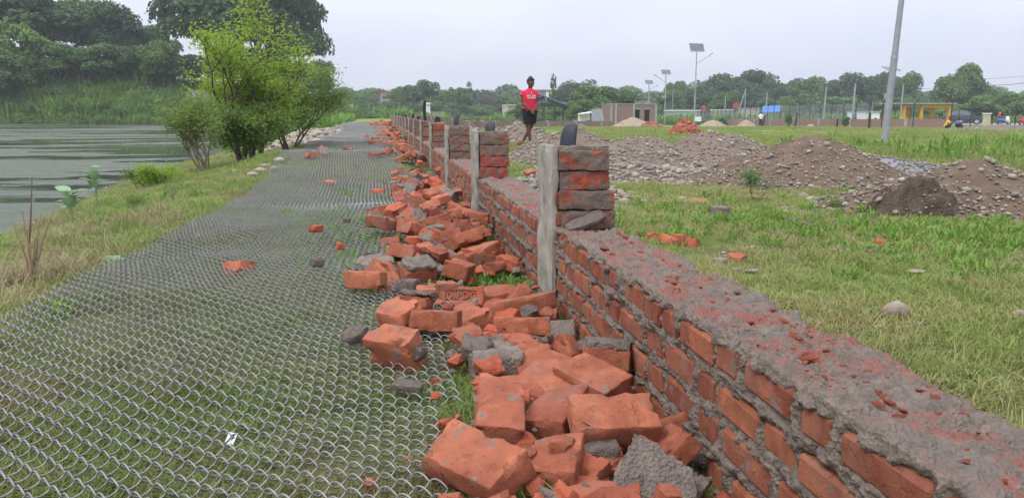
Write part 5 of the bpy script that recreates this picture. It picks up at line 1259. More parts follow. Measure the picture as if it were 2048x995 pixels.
# dry straw tufts
STRAWM = leaf_mat('dry_grass', (0.20, 0.15, 0.08), (0.34, 0.27, 0.15), trans=.2)
DRY = proto('dry_source', [tuft_mesh('dry', 50, .1, .04, .12, .004, STRAWM, 80 + s, 1.4) for s in range(3)])
dx_, dy_ = [], []
for (px, py, z, s, n_) in [(110, 450, -.15, .12, 50), (300, 345, -.25, .3, 60), (60, 575, -.08, .2, 70), (330, 455, -.03, .25, 60), (420, 342, -.1, .2, 40), (20, 560, -.1, .15, 30), (210, 470, -.06, .25, 25)]:
    q = gz(px, py, z); dx_ += list(rg.normal(q[0], s, n_)); dy_ += list(rg.normal(q[1], s * 1.4, n_))
dx_, dy_ = np.array(dx_), np.array(dy_); kp = dx_ < -1.3; scatter('dry_grass', 'dry straw patches on the bank', *mk(dx_[kp], dy_[kp], rg, .5, 1.1), DRY)
# pale stones along the bank crest
for j, (px, py, w_) in enumerate([(505, 353, 20), (395, 476, 14), (192, 460, 12), (470, 345, 14), (520, 345, 18), (560, 325, 22), (530, 335, 16), (548, 340, 14), (372, 436, 12)]):
    field_stone(px, py, w_, ['pale stone at the bank crest near the peg', 'white pebble on the mesh edge', 'white scrap like stone on the green bank', 'small stone below the shrubs', 'stone close to the dark peg', 'pale stones lump under the shrubs', 'grey stone left of the mesh crest', 'little stone beside the dark peg', 'white pebble midway on the bank'][j], j * 4, group if False else 'stone')['group'] = 'stones on the bank'
# rocky spill left of the far mesh
mound('stone_spill', 'pinkish stone spill along the far edge of the mesh', 'gravel', (-2.05, 25), .8, 7.5, .25, 0, M_MG, 44, 1500, 120, (.05, .14), 1.0, None, (0, 2), 40)
# ------------------------------------------------------------------ far walls, fence, lamps, buildings
M_FARBRICK = brick_mat('far_brick', (0.26, 0.12, 0.09), (0.30, 0.14, 0.10), .35, (0.25, 0.19, 0.16), True)
M_WHITE = plain('white_paint', (0.75, 0.75, 0.73), .6, 0, .1)
M_YELLOW = plain('yellow_paint', (0.62, 0.33, 0.03), .6, 0, .15)
M_BLUE = plain('blue_roof_sheet', (0.16, 0.25, 0.55), .5, .1, .15)
M_TARP = plain('blue_tarp', (0.06, 0.22, 0.60), .5, 0, .15)
M_SHEET = plain('corrugated_sheet', (0.34, 0.36, 0.38), .5, .3, .2, 3)
M_PANEL = plain('solar_panel', (0.16, 0.17, 0.18), .35, .2, .2, 2)
M_DARK = plain('dark_interior', (0.03, 0.03, 0.03), .9)
M_CREAM = plain('cream_render', (0.48, 0.42, 0.30), .8, 0, .2, 2)
M_GREYW = plain('grey_render', (0.30, 0.29, 0.28), .85, 0, .2, 2)
M_REDP = plain('red_paint', (0.50, 0.06, 0.05), .6, 0, .2)
def far_wall(label, pts, h, th=.22, step=2.6, group='low far walls', mat=None):
    t = thing('low_brick_wall', label, 'wall', (0, 0, 0), (0, 0, 0), group)
    for i in range(len(pts) - 1):
        a, c_ = np.array(pts[i], float), np.array(pts[i + 1], float); L = np.linalg.norm(c_ - a); n_ = max(1, int(L / step)); d = (c_ - a) / L; yaw = math.atan2(d[1], d[0])
        for j in range(n_):
            p = a + d * (j + .5) * L / n_; z = gat(p[0], p[1])
            jm = MB(); jm.box((0, 0, h / 2 - .2), (L / n_ + .02, th, h + .4)); jm.build('panel', mat or M_FARBRICK, t, False, (p[0], p[1], z), (0, 0, yaw))
            p2 = a + d * j * L / n_; jm = MB(); jm.box((0, 0, h / 2), (.25, th + .08, h + .16)); jm.build('post', M_GREYW if j % 2 else M_FARBRICK, t, False, (p2[0], p2[1], gat(p2[0], p2[1])), (0, 0, yaw))
    return t
wp_ = lambda px, Y: (float(gy(px, 245, Y)[0]), Y)
far_wall('low unfinished brick wall closing the field behind the boy', [(2.5, 52), wp_(1000, 78), wp_(1225, 92)], .62)
far_wall('low brick base wall below the tall wire fence', [wp_(1400, 112), wp_(1560, 80), wp_(1737, 64), wp_(1890, 60)], .75)
# leaning rods against the far wall
for j, (px, Y, lab) in enumerate([(905, 60, 'thin rod leaning on the far wall above the fifth pillar'), (950, 68, 'thin rod leaning on the far wall left of the boy'), (985, 74, 'thin rod propped on the far wall beside the boy'), (1010, 78, 'last thin rod propped on the far wall by the boy')]):
    x_ = gy(px, 240, Y)[0]; jm = MB(); jm.tube([(0, 0, .7), (1.6, -.5, 0)], .035, 5); tag(jm.build('rod', M_WOOD, None, False, (x_, Y, gat(x_, Y))), lab, 'rod', 'rods on the far wall')

# tall wire fence with cranked posts
fence = thing('wire_fence', 'tall see-through wire fence on dark cranked posts across the field end', 'fence', (0, 0, 0))
m, n, l, b, o = new_mat('fence_netting'); k = NB(n, l); b.inputs['Base Color'].default_value = (.22, .24, .25, 1); b.inputs['Roughness'].default_value = .6
tr = n.new('ShaderNodeBsdfTransparent'); mx = n.new('ShaderNodeMixShader'); mx.inputs[0].default_value = .36; l.new(tr.outputs[0], mx.inputs[1]); l.new(b.outputs[0], mx.inputs[2]); l.new(mx.outputs[0], o.inputs[0]); M_NET = m
jm = MB(); jm.box((0, 0, 1.05), (.06, .06, 2.3)); jm.tube([(0, 0, 2.18), (.22, -.28, 2.55)], .03, 5); POSTM = jm.mesh('fence_post', M_DARKMETAL)
line_f = [wp_(1395, 113), wp_(1560, 81), wp_(1737, 65)]
def along(pts, step):
    out = []
    for i in range(len(pts) - 1):
        a, c_ = np.array(pts[i]), np.array(pts[i + 1]); L = np.linalg.norm(c_ - a); n_ = int(round(L / step))
        out += [tuple(a + (c_ - a) * j / n_) for j in range(n_)]
    return out + [tuple(pts[-1])]
fp = along(line_f, 1.9)
for i, q in enumerate(fp):
    ob('post', POSTM, fence, (q[0], q[1], gat(*q)), (0, 0, R(-30)))
    if i:
        a = fp[i - 1]; za, zb_ = gat(*a), gat(*q)
        ob('netting', mesh_np('netting', [[a[0], a[1], za + .1], [q[0], q[1], zb_ + .1], [q[0], q[1], zb_ + 2.15], [a[0], a[1], za + 2.15]], [[0, 1, 2, 3]], None, M_NET), fence)
for px in (1763, 1779, 1826, 1901, 1941, 1984, 2030, 2075):
    q = wp_(px, 60); ob('post', POSTM, fence, (q[0], q[1], gat(*q)), (0, 0, R(-30)), (1.25, 1.25, .92))
# dark timber stakes in front of the fence
for j, (px, py, top, ln, lab) in enumerate([(1524, 253, 230, .25, 'dark leaning stake left of the clipped bush'), (1590, 254, 226, .1, 'dark stake right of the clipped bush'), (1674, 256, 238, 0, 'short dark stake near the rounded white stone'), (1738, 258, 226, 0, 'dark stake near the tall leaning pole')]):
    g = G(px, py); h = (py - top) * ((g - _C) @ _f) / F_PX; jm = MB(); jm.tube([(0, 0, -.1), (ln * h, 0, h)], [.10, .08], 6); tag(jm.build('stake', M_DARKMETAL, None, False, tuple(g)), lab, 'stake', 'stakes in front of the fence')
g = G(1577, 255); tree('clipped upright bush in front of the fence', g[0], g[1], g[2], .75, 1.35, 'mid', 1, None, .05, 'bush')
g = G(1690, 257); tree('flat topped bush in front of the fence', g[0], g[1], g[2], .7, .95, 'mid', 2, None, .05, 'bush')
g = G(1621, 256); field_stone(1621, 256, 12, 'rounded pale boulder set before the fence wall', 0, flat=1.5)

# street lamps with solar panels
def lamp(label, px, base, top, Y, pw, arm, tilt, lean=0.0, box=.45):
    p = gy(px, base, Y); z0 = gat(p[0], Y); ptop = gy(px, top, Y)[2]; h = ptop - z0; dist = (p - _C) @ _f; wpan = pw * dist / F_PX
    t = thing('solar_street_lamp', label, 'street lamp', (p[0], Y, z0), (0, lean, 0), 'solar street lamps')
    r0 = .055 if Y < 100 else .075
    jm = MB(); jm.tube([(0, 0, -.1), (0, 0, h * .5), (0, 0, h)], [r0 * 1.3, r0 * 1.1, r0 * .8], 8); jm.build('pole', M_GALV, t, True)
    jm = MB(); jm.box((0, 0, 0), (wpan, wpan * .55, .06)); e_ = jm.build('solar_panel', M_PANEL, t, False, (0, 0, h), (tilt, 0, .1))
    jm = MB(); jm.box((0, -wpan * .275, -.005), (wpan * 1.03, .05, .08)); jm.box((0, wpan * .275, -.005), (wpan * 1.03, .05, .08)); jm.build('frame', M_GALV, e_)
    jm = MB(); s_ = 1 if arm > 0 else -1; jm.tube([(0, 0, h * .80), (abs(arm) * s_ * .6, -.1, h * .80 + abs(arm) * .38), (arm, -.1, h * .80 + abs(arm) * .62)], .04, 6); jm.build('arm', M_GALV, t)
    jm = MB(); jm.box((arm * 1.12, -.1, h * .80 + abs(arm) * .69), (abs(arm) * .32, .16, .08), (0, -.55 * s_, 0)); jm.build('lamp_head', M_GREYW, t)
    jm = MB(); jm.box((-.18, -.1, h * .53), (box, .3, box)); jm.build('battery_box', M_GREYW, t)
    return t
lamp('tallest solar street lamp with its panel facing the viewer', 1388, 248, 95, 74, 30, 1.25, 1.15)
lamp('second solar street lamp with its arm pointing left', 1329, 243, 144, 112, 19, -1.5, .95)
lamp('third, smallest solar street lamp above the brick building corner', 1296, 242, 164, 120, 16, 1.1, .9)
lamp('solar street lamp half hidden behind the tall leaning pole', 1771, 252, 137, 66, 31, .5, .35, R(1.5))
# plain poles
def pole(label, bx, by, tx, ty, Y, r0, mat=M_CONCPOLE, cat='pole', grp='poles beyond the fence', r1=None):
    a, c_ = gy(bx, by, Y), gy(tx, ty, Y); a[2] = min(a[2], gat(a[0], Y)) ; jm = MB(); jm.tube([(0, 0, 0), tuple((c_ - a) * .5), tuple(c_ - a)], [r0, (r0 + (r1 or r0 * .7)) / 2, r1 or r0 * .7], 10)
    return tag(jm.build('pole', mat, None, True, tuple(a)), label, cat, grp)
gp = gz(1768, 287, -.08)
tp = gy(1812, -75, float(gp[1])); jm = MB(); d3 = tp - gp; jm.tube([(0, 0, -.2), tuple(d3 * .49)], [.098, .088], 14)
t = thing('leaning_pole', 'tall grey steel pole leaning in the field, cut off by the picture top', 'pole', tuple(gp)); jm.build('lower_tube', M_CONCPOLE, t, True)
jm = MB(); jm.tube([tuple(d3 * .49), tuple(d3 * 1.0)], [.082, .066], 14); jm.build('upper_tube', M_CONCPOLE, t, True); jm = MB(); jm.tube([tuple(d3 * .475), tuple(d3 * .495)], .096, 14); jm.build('collar', M_GALV, t, True)
pole('slim pole with a green lamp left of the slanted pole', 1449, 245, 1451, 192, 118, .10)
pole('slanted thin pole crossing the far sheds', 1470, 226, 1492, 177, 125, .11)
pole('upright pole just right of the slanted pole', 1490, 226, 1491, 184, 128, .10)
pole('pole left of the blue tarp', 1529, 247, 1535, 184, 96, .10)
pole('first tall pale pole behind the fence middle', 1646, 246, 1653, 173, 90, .11)
pole('second tall pale pole behind the fence middle', 1704, 250, 1711, 166, 86, .12)
pole('thin short pole left of the leaning pole', 1743, 224, 1746, 203, 110, .06)
pole('pole rising behind the yellow shelter roof', 1803, 212, 1807, 168, 92, .11)
pole('thin pole right of the second solar lamp', 1344, 240, 1346, 182, 140, .08)
# buildings
bz = lambda px, Y: gat(gy(px, 240, Y)[0], Y)
def pxbox(px0, px1, py0, py1, Y): a, c_ = gy(px0, py1, Y), gy(px1, py0, Y); return a, c_
# unfinished brick building
a, c_ = pxbox(1221, 1312, 209, 246, 96); W_ = c_[0] - a[0]; z0 = bz(1260, 96) - .2; H_b = c_[2] - z0
t = thing('brick_building', 'unfinished flat topped brick building with two openings', 'building', ((a[0] + c_[0]) / 2, 96, z0))
ops = [(-.5, .02), (.02, .14), (.14, .24), (.24, .36), (.36, .5)]
dz0, dz1 = H_b * .28, H_b * .78
jm = MB()
for i, (u0, u1) in enumerate(ops):
    cx, w_ = (u0 + u1) / 2 * W_, (u1 - u0) * W_
    if i in (1, 3): jm.box((cx, 0, dz1 + (H_b - dz1) / 2), (w_, .25, H_b - dz1)); jm.box((cx, 0, dz0 / 2), (w_, .25, dz0))
    else: jm.box((cx, 0, H_b / 2), (w_, .25, H_b))
jm.box((-W_ / 2 + .125, 2.2, H_b / 2), (.25, 4.1, H_b)); jm.box((W_ / 2 - .125, 2.2, H_b / 2), (.25, 4.1, H_b)); jm.box((0, 4.25, H_b / 2), (W_ - .5, .25, H_b)); jm.build('wall', M_FARBRICK, t)
for u in (-.5, -.4, .0, .5): jm = MB(); jm.box((u * W_ * .985, -.16, H_b / 2), (.25, .1, H_b + .04)); jm.build('pilaster', M_GREYW, t)
for u in (.08, .30):
    jm = MB(); jm.box((u * W_, 0, dz1 + .05), (W_ * .14, .3, .1)); jm.build('lintel', M_GREYW, t)
jm = MB(); jm.box((0, 2, H_b + .05), (W_ * 1.01, 4.4, .1)); jm.build('roof', M_GREYW, t)
# propped corrugated sheet
a, c_ = pxbox(1183, 1211, 217, 241, 94); jm = MB(); w_ = c_[0] - a[0]; z0 = bz(1195, 94); h = c_[2] - z0
poly = [(0, 0), (w_, 0), (w_ * .72, h), (0, h * .96)]; jm.prism(poly, 1, -.05, .05)
e_ = tag(jm.build('metal_sheet', M_SHEET, None, False, (a[0], 94, z0)), 'grey corrugated sheet panel standing left of the brick building', 'sheet')
a, c_ = pxbox(1160, 1184, 226, 233, 97); jm = MB(); jm.box((0, 0, 0), (c_[0] - a[0], 2, .12), (0, -.15, 0)); jm.box((0, 1, -.8), (c_[0] - a[0], .1, 1.5)); tag(jm.build('white_shed', M_WHITE, None, False, ((a[0] + c_[0]) / 2, 97, c_[2])), 'small white roofed shed by the bamboo clump', 'shed')
# blue roofed shelter
Y = 104; a, c_ = pxbox(1043, 1131, 192, 209, Y); t = thing('shelter', 'open shelter with blue gable roof on thin posts behind the boy', 'shelter', ((a[0] + c_[0]) / 2, Y, bz(1090, Y)), (0, 0, R(-14)))
W_ = (c_[0] - a[0]); zb_ = bz(1090, Y); ze, zr = a[2] - zb_, gy(1085, 191, Y)[2] - zb_; D = 5.0
for s_ in (-1, 1):
    jm = MB(); jm.add([[0, -D / 2, zr], [s_ * W_ / 2, -D / 2, ze], [s_ * W_ / 2, D / 2, ze], [0, D / 2, zr], [0, -D / 2, zr - .08], [s_ * W_ / 2, -D / 2, ze - .08], [s_ * W_ / 2, D / 2, ze - .08], [0, D / 2, zr - .08]], [[0, 1, 2, 3], [7, 6, 5, 4], [0, 4, 5, 1], [1, 5, 6, 2], [2, 6, 7, 3]]); jm.build('roof', M_BLUE, t)
for yy in (-D / 2 + .2, D / 2 - .2):
    jm = MB(); jm.tube([(-W_ / 2, yy, ze - .1), (W_ / 2, yy, ze - .1)], .05, 4); jm.tube([(-W_ / 2, yy, ze - .1), (0, yy, zr - .1), (W_ / 2, yy, ze - .1)], .05, 4)
    for q in range(-4, 5): 
        u = q / 5; jm.tube([(u * W_ / 2, yy, ze - .1), (u * W_ / 2, yy, zr - abs(u) * (zr - ze) - .1)], .03, 4); jm.tube([(u * W_ / 2, yy, ze - .1), ((u + (.2 if u < 0 else -.2)) * W_ / 2, yy, zr - abs(u) * (zr - ze))], .03, 4)
    jm.build('truss', M_DARKMETAL, t)
for xx in (-.44, .0, .25, .44):
    for yy in (-D / 2 + .2, D / 2 - .2): jm = MB(); jm.tube([(xx * W_, yy, -.2), (xx * W_, yy, ze - .1)], .06, 5); jm.build('post', M_DARKMETAL, t)
# generic block building
def block(name, label, px0, px1, py0, Y, depth, mat, wins, roofmat=None, cat='building', rh=.25, winmat=None, zextra=0):
    a, c_ = pxbox(px0, px1, py0, 244, Y); W_ = c_[0] - a[0]; z0 = bz((px0 + px1) / 2, Y) - .3; H_ = c_[2] - z0
    t = thing(name, label, cat, ((a[0] + c_[0]) / 2, Y, z0), (0, 0, 0), 'distant buildings'); jm = MB(); jm.box((0, depth / 2, H_ / 2), (W_, depth, H_)); jm.build('wall', mat, t)
    jm = MB(); jm.box((0, depth / 2, H_ + rh / 2), (W_ * 1.06, depth * 1.06, rh)); jm.build('roof', roofmat or mat, t)
    for (u, v_, w_, h_) in wins: jm = MB(); jm.box((u * W_, -.03, v_ * H_), (w_ * W_, .12, h_ * H_)); jm.build('window', winmat or M_DARK, t)
    return t
block('house', 'grey distant block with a red upper edge above the trees', 762, 790, 185, 205, 9, M_GREYW, [(-.25, .8, .18, .1), (.1, .8, .18, .1), (-.25, .6, .18, .1), (.1, .6, .18, .1)], M_REDP)
block('house', 'narrow red brick block attached to the distant grey block', 749, 763, 191, 206, 8, M_FARBRICK, [(0, .8, .3, .1)], M_REDP)
block('house', 'cream house with flat roof beside the boy at the field end', 1016, 1042, 212, 128, 6, M_CREAM, [(-.25, .55, .2, .22), (.2, .55, .2, .22)])
t = block('house', 'flat roofed house with white pillars above the blue shelter', 1070, 1112, 182, 150, 8, M_GREYW, [(-.2, .82, .25, .14), (.2, .82, .2, .14), (-.1, .6, .3, .12)])
for px in (1094, 1102):
    jm = MB(); jm.box((gy(px, 190, 150)[0] - t.location.x, -.3, (gy(px, 190, 150)[2] - t.location.z)), (.5, .2, 1.1)); jm.build('column', M_WHITE, t)
for j, (x0, x1, y0, Y, mt, lab) in enumerate([(1345, 1400, 222, 132, M_SHEET, 'low grey shed behind the tallest solar lamp'), (1440, 1466, 221, 130, M_GREYW, 'low shed left of the slanted pole'), (1490, 1518, 218, 134, M_CREAM, 'low pale shed right of the slanted pole'), (865, 890, 226, 140, M_CREAM, 'tiny pale hut over the far end of the wall'), (1730, 1760, 225, 92, M_WHITE, 'low white walled hut behind the fence'), (1276, 1302, 205, 150, M_GREYW, 'small grey house roof behind the brick building')]):
    block('shed', lab, x0, x1, y0, Y, 4, mt, [(-.2, .5, .15, .35), (.2, .5, .15, .3)], M_WHITE if j in (0, 1) else M_SHEET, 'shed', .18)
for j, (px, py, Y, w_, lab) in enumerate([(700, 213, 150, 14, 'white roof speck among hazy trees at the far left'), (855, 209, 150, 12, 'bright white roof above the fifth pillar')]):
    p = gy(px, py, Y); jm = MB(); s_ = w_ * Y / F_PX; jm.prism([(-s_ / 2, 0), (s_ / 2, 0), (s_ * .45, .35), (-s_ * .45, .35)], 1, 0, 3); jm.box((0, 1.5, -1.4), (s_ * .9, 2.6, 2.8)); tag(jm.build('hut', M_WHITE, None, False, tuple(p)), lab, 'hut', 'distant buildings')
# blue tarp
a = gy(1545, 219, 92); jm = MB(); jm.add([[-1.5, 0, -.35], [1.0, 0, -.25], [1.65, .8, .5], [-.9, .8, .42], [-1.5, 0, -.40], [1.0, 0, -.30], [1.65, .8, .45], [-.9, .8, .37]], [[0, 1, 2, 3], [7, 6, 5, 4], [0, 4, 5, 1], [1, 5, 6, 2], [2, 6, 7, 3], [3, 7, 4, 0]])
t = thing('tarp_shelter', 'bright blue tarp roof on sticks behind the fence', 'tarp', tuple(a)); jm.build('tarp', M_TARP, t)
for (x_, y_, zt) in ((-1.45, .02, -.38), (.95, .02, -.28), (1.6, .78, .45), (-.85, .78, .38)): jm = MB(); jm.tube([(x_, y_, gat(a[0], 92) - a[2]), (x_, y_, zt)], .04, 5); jm.build('stick', M_WOOD, t)
# white board by tallest lamp
a = gy(1396, 238, 80); jm = MB(); jm.box((0, 0, 0), (.7, .06, .5)); e_ = thing('notice_board', 'blank white board standing by the tallest solar lamp', 'board', (a[0], 80, gat(a[0], 80))); jm.build('board', M_WHITE, e_, False, (0, 0, a[2] - gat(a[0], 80)))
for s_ in (-.25, .25): jm = MB(); jm.tube([(s_, .06, -.1), (s_, .06, a[2] - gat(a[0], 80))], .03, 5); jm.build('leg', M_DARKMETAL, e_)
# red sign discs in the distance
for j, (px, py, Y, s_, lab) in enumerate([(1472, 211, 130, .5, 'small red sign over the far sheds'), (1407, 216, 132, .45, 'small reddish sign above the grey shed')]):
    a = gy(px, py, Y); t = thing('sign', lab, 'sign', (a[0], Y, gat(a[0], Y)), (0, 0, 0), 'small far signs'); hh_ = a[2] - gat(a[0], Y)
    jm = MB(); jm.tube([(0, -.04, hh_), (0, .04, hh_)], s_, 12); jm.build('disc', M_REDP, t); jm = MB(); jm.tube([(0, .05, 0), (0, .05, hh_)], .04, 5); jm.build('post', M_GALV, t)
# yellow shelter
Y = 66; xl_, xm_, xr_ = gy(1800, 230, Y)[0], gy(1839, 230, Y)[0], gy(1899, 230, Y)[0]; z0 = gat(xm_, Y) + .0; zt = gy(1850, 208, Y)[2]
t = thing('bus_shelter', 'open concrete shelter with yellow painted frame beside the road', 'shelter', (xm_, Y, z0)); H_ = zt - z0
for (x_, y_, mt) in ((xl_ - xm_ + .35, 0, M_YELLOW), (.12, 0, M_YELLOW), (xr_ - xm_ - .12, 0, M_YELLOW), (.55, 2.2, M_YELLOW), (xl_ - xm_ + .1, 2.2, M_GREYW), (xr_ - xm_ - .12, 2.2, M_YELLOW)):
    jm = MB(); jm.box((x_, y_, H_ / 2 - .1), (.26, .26, H_)); jm.build('column', mt, t)
jm = MB(); jm.box(((xr_ - xm_) / 2, 0, H_ - .18), (xr_ - xm_, .24, .3)); jm.build('beam', M_YELLOW, t)
jm = MB(); jm.box(((xl_ - xm_) / 2 + .1, 0, H_ - .18), (abs(xl_ - xm_) - .3, .22, .22)); jm.build('beam', M_GREYW, t)
jm = MB(); jm.box(((xl_ + xr_) / 2 - xm_, 1.1, H_ + .04), (xr_ - xl_ + .8, 3.0, .12)); jm.build('roof_slab', M_GREYW, t)
jm = MB(); jm.box(((xl_ + xr_) / 2 - xm_, 1.6, .35), (xr_ - xl_ - .4, .35, .5)); jm.build('bench', M_GREYW, t)
# white capped gate post
a = gy(1972, 250, 72); zg = gat(a[0], 72); h = gy(1972, 226, 72)[2] - zg; t = thing('gate_post', 'white square gate post with a cap by the road', 'gate post', (a[0], 72, zg)); jm = MB(); jm.box((0, 0, h / 2 - .1), (.48, .48, h)); jm.build('shaft', M_CREAM, t); jm = MB(); jm.box((0, 0, h - .05), (.62, .62, .1)); jm.prism([(-.2, 0), (.2, 0), (0, .12)], 1, -.2, .2); e_ = jm.build('cap', M_WHITE, t)
# road strip
rp_ = [gy(1880, 252, 78)[0], gy(2300, 252, 78)[0]]
jm = MB(); jm.add([[rp_[0] - 6, 74, 0], [rp_[1], 74, 0], [rp_[1], 88, 0], [rp_[0] - 6, 88, 0]], [[0, 1, 2, 3]]); z_ = gat(rp_[0], 75) + .12
tag(jm.build('road', plain('road_dust', (0.25, 0.23, 0.21), .95, 0, .25, .6), None, False, (0, 0, z_)), 'pale dusty road behind the fence', None, None, 'structure')
# car
def wheel(parent, x, y, r_, w_, z):
    e_ = ob('wheel', None, parent, (x, y, z)); jm = MB(); jm.tube([(0, -w_ / 2, 0), (0, w_ / 2, 0)], r_, 16); jm.build('tyre', M_RUBBER, e_, True); jm = MB(); jm.tube([(0, -w_ / 2 - .01, 0), (0, w_ / 2 + .01, 0)], r_ * .6, 12); jm.build('rim', M_GALV, e_, True)
M_CAR = plain('dark_grey_car_paint', (0.05, 0.05, 0.065), .3, .4, .1, 2, 0, .01, .5); M_GLASS = plain('tinted_glass', (0.10, 0.12, 0.14), .08, .0, .1, 2, 0, .01, .8); M_LIGHT = plain('headlight_glass', (0.7, 0.72, 0.75), .15, 0, .05)
a = gy(1930, 253, 80); t = thing('parked_car', 'dark grey car parked behind the fence, facing the road', 'car', (a[0] - .3, 80, z_), (0, 0, R(-38)))
def loft(secs, mat, name, parent, sm=True):
    V = []; n_ = len(secs[0]); 
    for s_ in secs: V += s_
    Q = [[i * n_ + j, i * n_ + (j + 1) % n_, (i + 1) * n_ + (j + 1) % n_, (i + 1) * n_ + j] for i in range(len(secs) - 1) for j in range(n_)]
    T = [[0, j + 1, j] for j in range(1, n_ - 1)] + [[(len(secs) - 1) * n_, (len(secs) - 1) * n_ + j, (len(secs) - 1) * n_ + j + 1] for j in range(1, n_ - 1)]
    return ob(name, mesh_np(name, V, Q, T, mat, sm), parent)
secs = []
for (x_, zlo, zhi, hw) in [(-2.1, .55, .85, .7), (-2.0, .38, 1.0, .82), (-1.2, .3, 1.05, .86), (0, .28, 1.02, .88), (1.0, .28, .98, .88), (1.7, .32, .88, .84), (2.05, .42, .76, .74), (2.12, .5, .68, .6)]:
    secs.append([[x_, -hw, zlo], [x_, hw, zlo], [x_, hw, (zlo + zhi) / 2], [x_, hw * .93, zhi], [x_, -hw * .93, zhi], [x_, -hw, (zlo + zhi) / 2]])
loft(secs, M_CAR, 'body', t, False)
secs = []
for (x_, zh, hw) in [(-2.0, 1.02, .74), (-1.75, 1.42, .66), (-.6, 1.55, .64), (.2, 1.52, .64), (.55, 1.35, .66), (1.1, 1.0, .74)]: secs.append([[x_, -hw - .08, .95], [x_, hw + .08, .95], [x_, hw, zh], [x_, -hw, zh]])
cab = loft(secs, M_GLASS, 'cabin_glass', t, False)
secs = []
for (x_, zh, hw) in [(-1.85, 1.44, .66), (-.6, 1.58, .63), (.25, 1.54, .63)]: secs.append([[x_, -hw, zh - .04], [x_, hw, zh - .04], [x_, hw, zh], [x_, -hw, zh]])
loft(secs, M_CAR, 'roof', t, False)
for s_ in (-1, 1):
    jm = MB(); jm.tube([(.35, s_ * .67, 1.5), (1.12, s_ * .8, 1.0)], .04, 5); jm.tube([(-.5, s_ * .68, 1.52), (-.45, s_ * .82, 1.0)], .04, 5); jm.build('window_pillar', M_CAR, t)
    jm = MB(); jm.box((1.98, s_ * .6, .70), (.16, .3, .13)); jm.build('headlight', M_LIGHT, t)
    jm = MB(); jm.box((.85, s_ * .98, 1.05), (.12, .16, .12)); jm.build('mirror', M_CAR, t)
    for x_ in (-1.3, 1.3): wheel(t, x_, s_ * .80, .33, .2, .33)
jm = MB(); jm.box((2.08, 0, .55), (.1, .9, .1)); jm.build('grille', M_DARK, t)
# scooter and motorbike
def scooter(label, loc, rz, c1, c2_):
    t = thing('motor_scooter', label, 'motorcycle', loc, (0, 0, rz), 'parked two-wheelers behind the fence')
    for x_ in (-.62, .62): wheel(t, x_, 0, .25, .1, .25)
    secs = [[[-.85, -.10, .55], [-.85, .10, .55], [-.85, .08, .72], [-.85, -.08, .72]], [[-.5, -.17, .38], [-.5, .17, .38], [-.5, .14, .80], [-.5, -.14, .80]], [[-.05, -.16, .28], [-.05, .16, .28], [-.05, .13, .66], [-.05, -.13, .66]], [[.12, -.15, .26], [.12, .15, .26], [.12, .15, .34], [.12, -.15, .34]], [[.34, -.15, .28], [.34, .15, .28], [.34, .15, .36], [.34, -.15, .36]]]
    loft(secs, c1, 'body', t)
    secs = [[[.34, -.17, .28], [.42, -.17, .28], [.42, .17, .28], [.34, .17, .28]], [[.38, -.2, .6], [.48, -.2, .6], [.48, .2, .6], [.38, .2, .6]], [[.30, -.12, .98], [.42, -.12, .98], [.42, .12, .98], [.30, .12, .98]]]
    loft(secs, c2_, 'front_shield', t)
    jm = MB(); jm.ell((-.42, 0, .84), (.42, .14, .07), 12, 6); jm.build('seat', M_RUBBER, t, True)
    jm = MB(); jm.tube([(.3, -.35, 1.04), (.36, 0, 1.0), (.3, .35, 1.04)], .02, 6); jm.build('handlebar', M_DARK, t)
    jm = MB(); jm.ell((.42, 0, .95), (.07, .1, .08), 10, 6); jm.build('headlight', M_LIGHT, t, True)
    jm = MB(); jm.tube([(.62, 0, .25), (.38, 0, .95)], .03, 6); jm.build('fork', M_DARKMETAL, t)
    jm = MB(); jm.ell((.62, 0, .42), (.22, .08, .1), 10, 5); jm.build('mudguard', c2_, t, True)
    return t
M_SBLUE = plain('blue_scooter_paint', (0.05, 0.13, 0.40), .35)
a = gy(2008, 250, 74); scooter('blue and white scooter parked behind the fence', (a[0], 74, z_ - .05), R(8), M_SBLUE, M_WHITE)
a = gy(2044, 250, 76); scooter('red motorbike at the picture edge behind the fence', (a[0], 76, z_ - .05), R(30), M_REDP, M_REDP)
# overhead cables
for j, (p0, Y0, p1, Y1, lab) in enumerate([((1960, 171), 118, (2130, 154), 84, 'thicker overhead cable right of the freestanding tree'), ((1800, 174), 124, (1960, 177), 128, 'overhead cable between two tree crowns'), ((1960, 158), 130, (2130, 140), 110, 'thin upper cable at the picture edge')]):
    A, B_ = gy(*p0, Y0), gy(*p1, Y1); L = [A + (B_ - A) * q / 8 + np.array([0, 0, -.3 * math.sin(math.pi * q / 8)]) for q in range(9)]
    jm = MB(); jm.tube([tuple(q - A) for q in L], .035 if j == 0 else .022, 5); tag(jm.build('cable', M_DARKMETAL, None, False, tuple(A)), lab, 'cable', 'overhead cables')
pole('concrete pole outside the view carrying the cables', 2130, 250, 2130, 138, 84, .14)
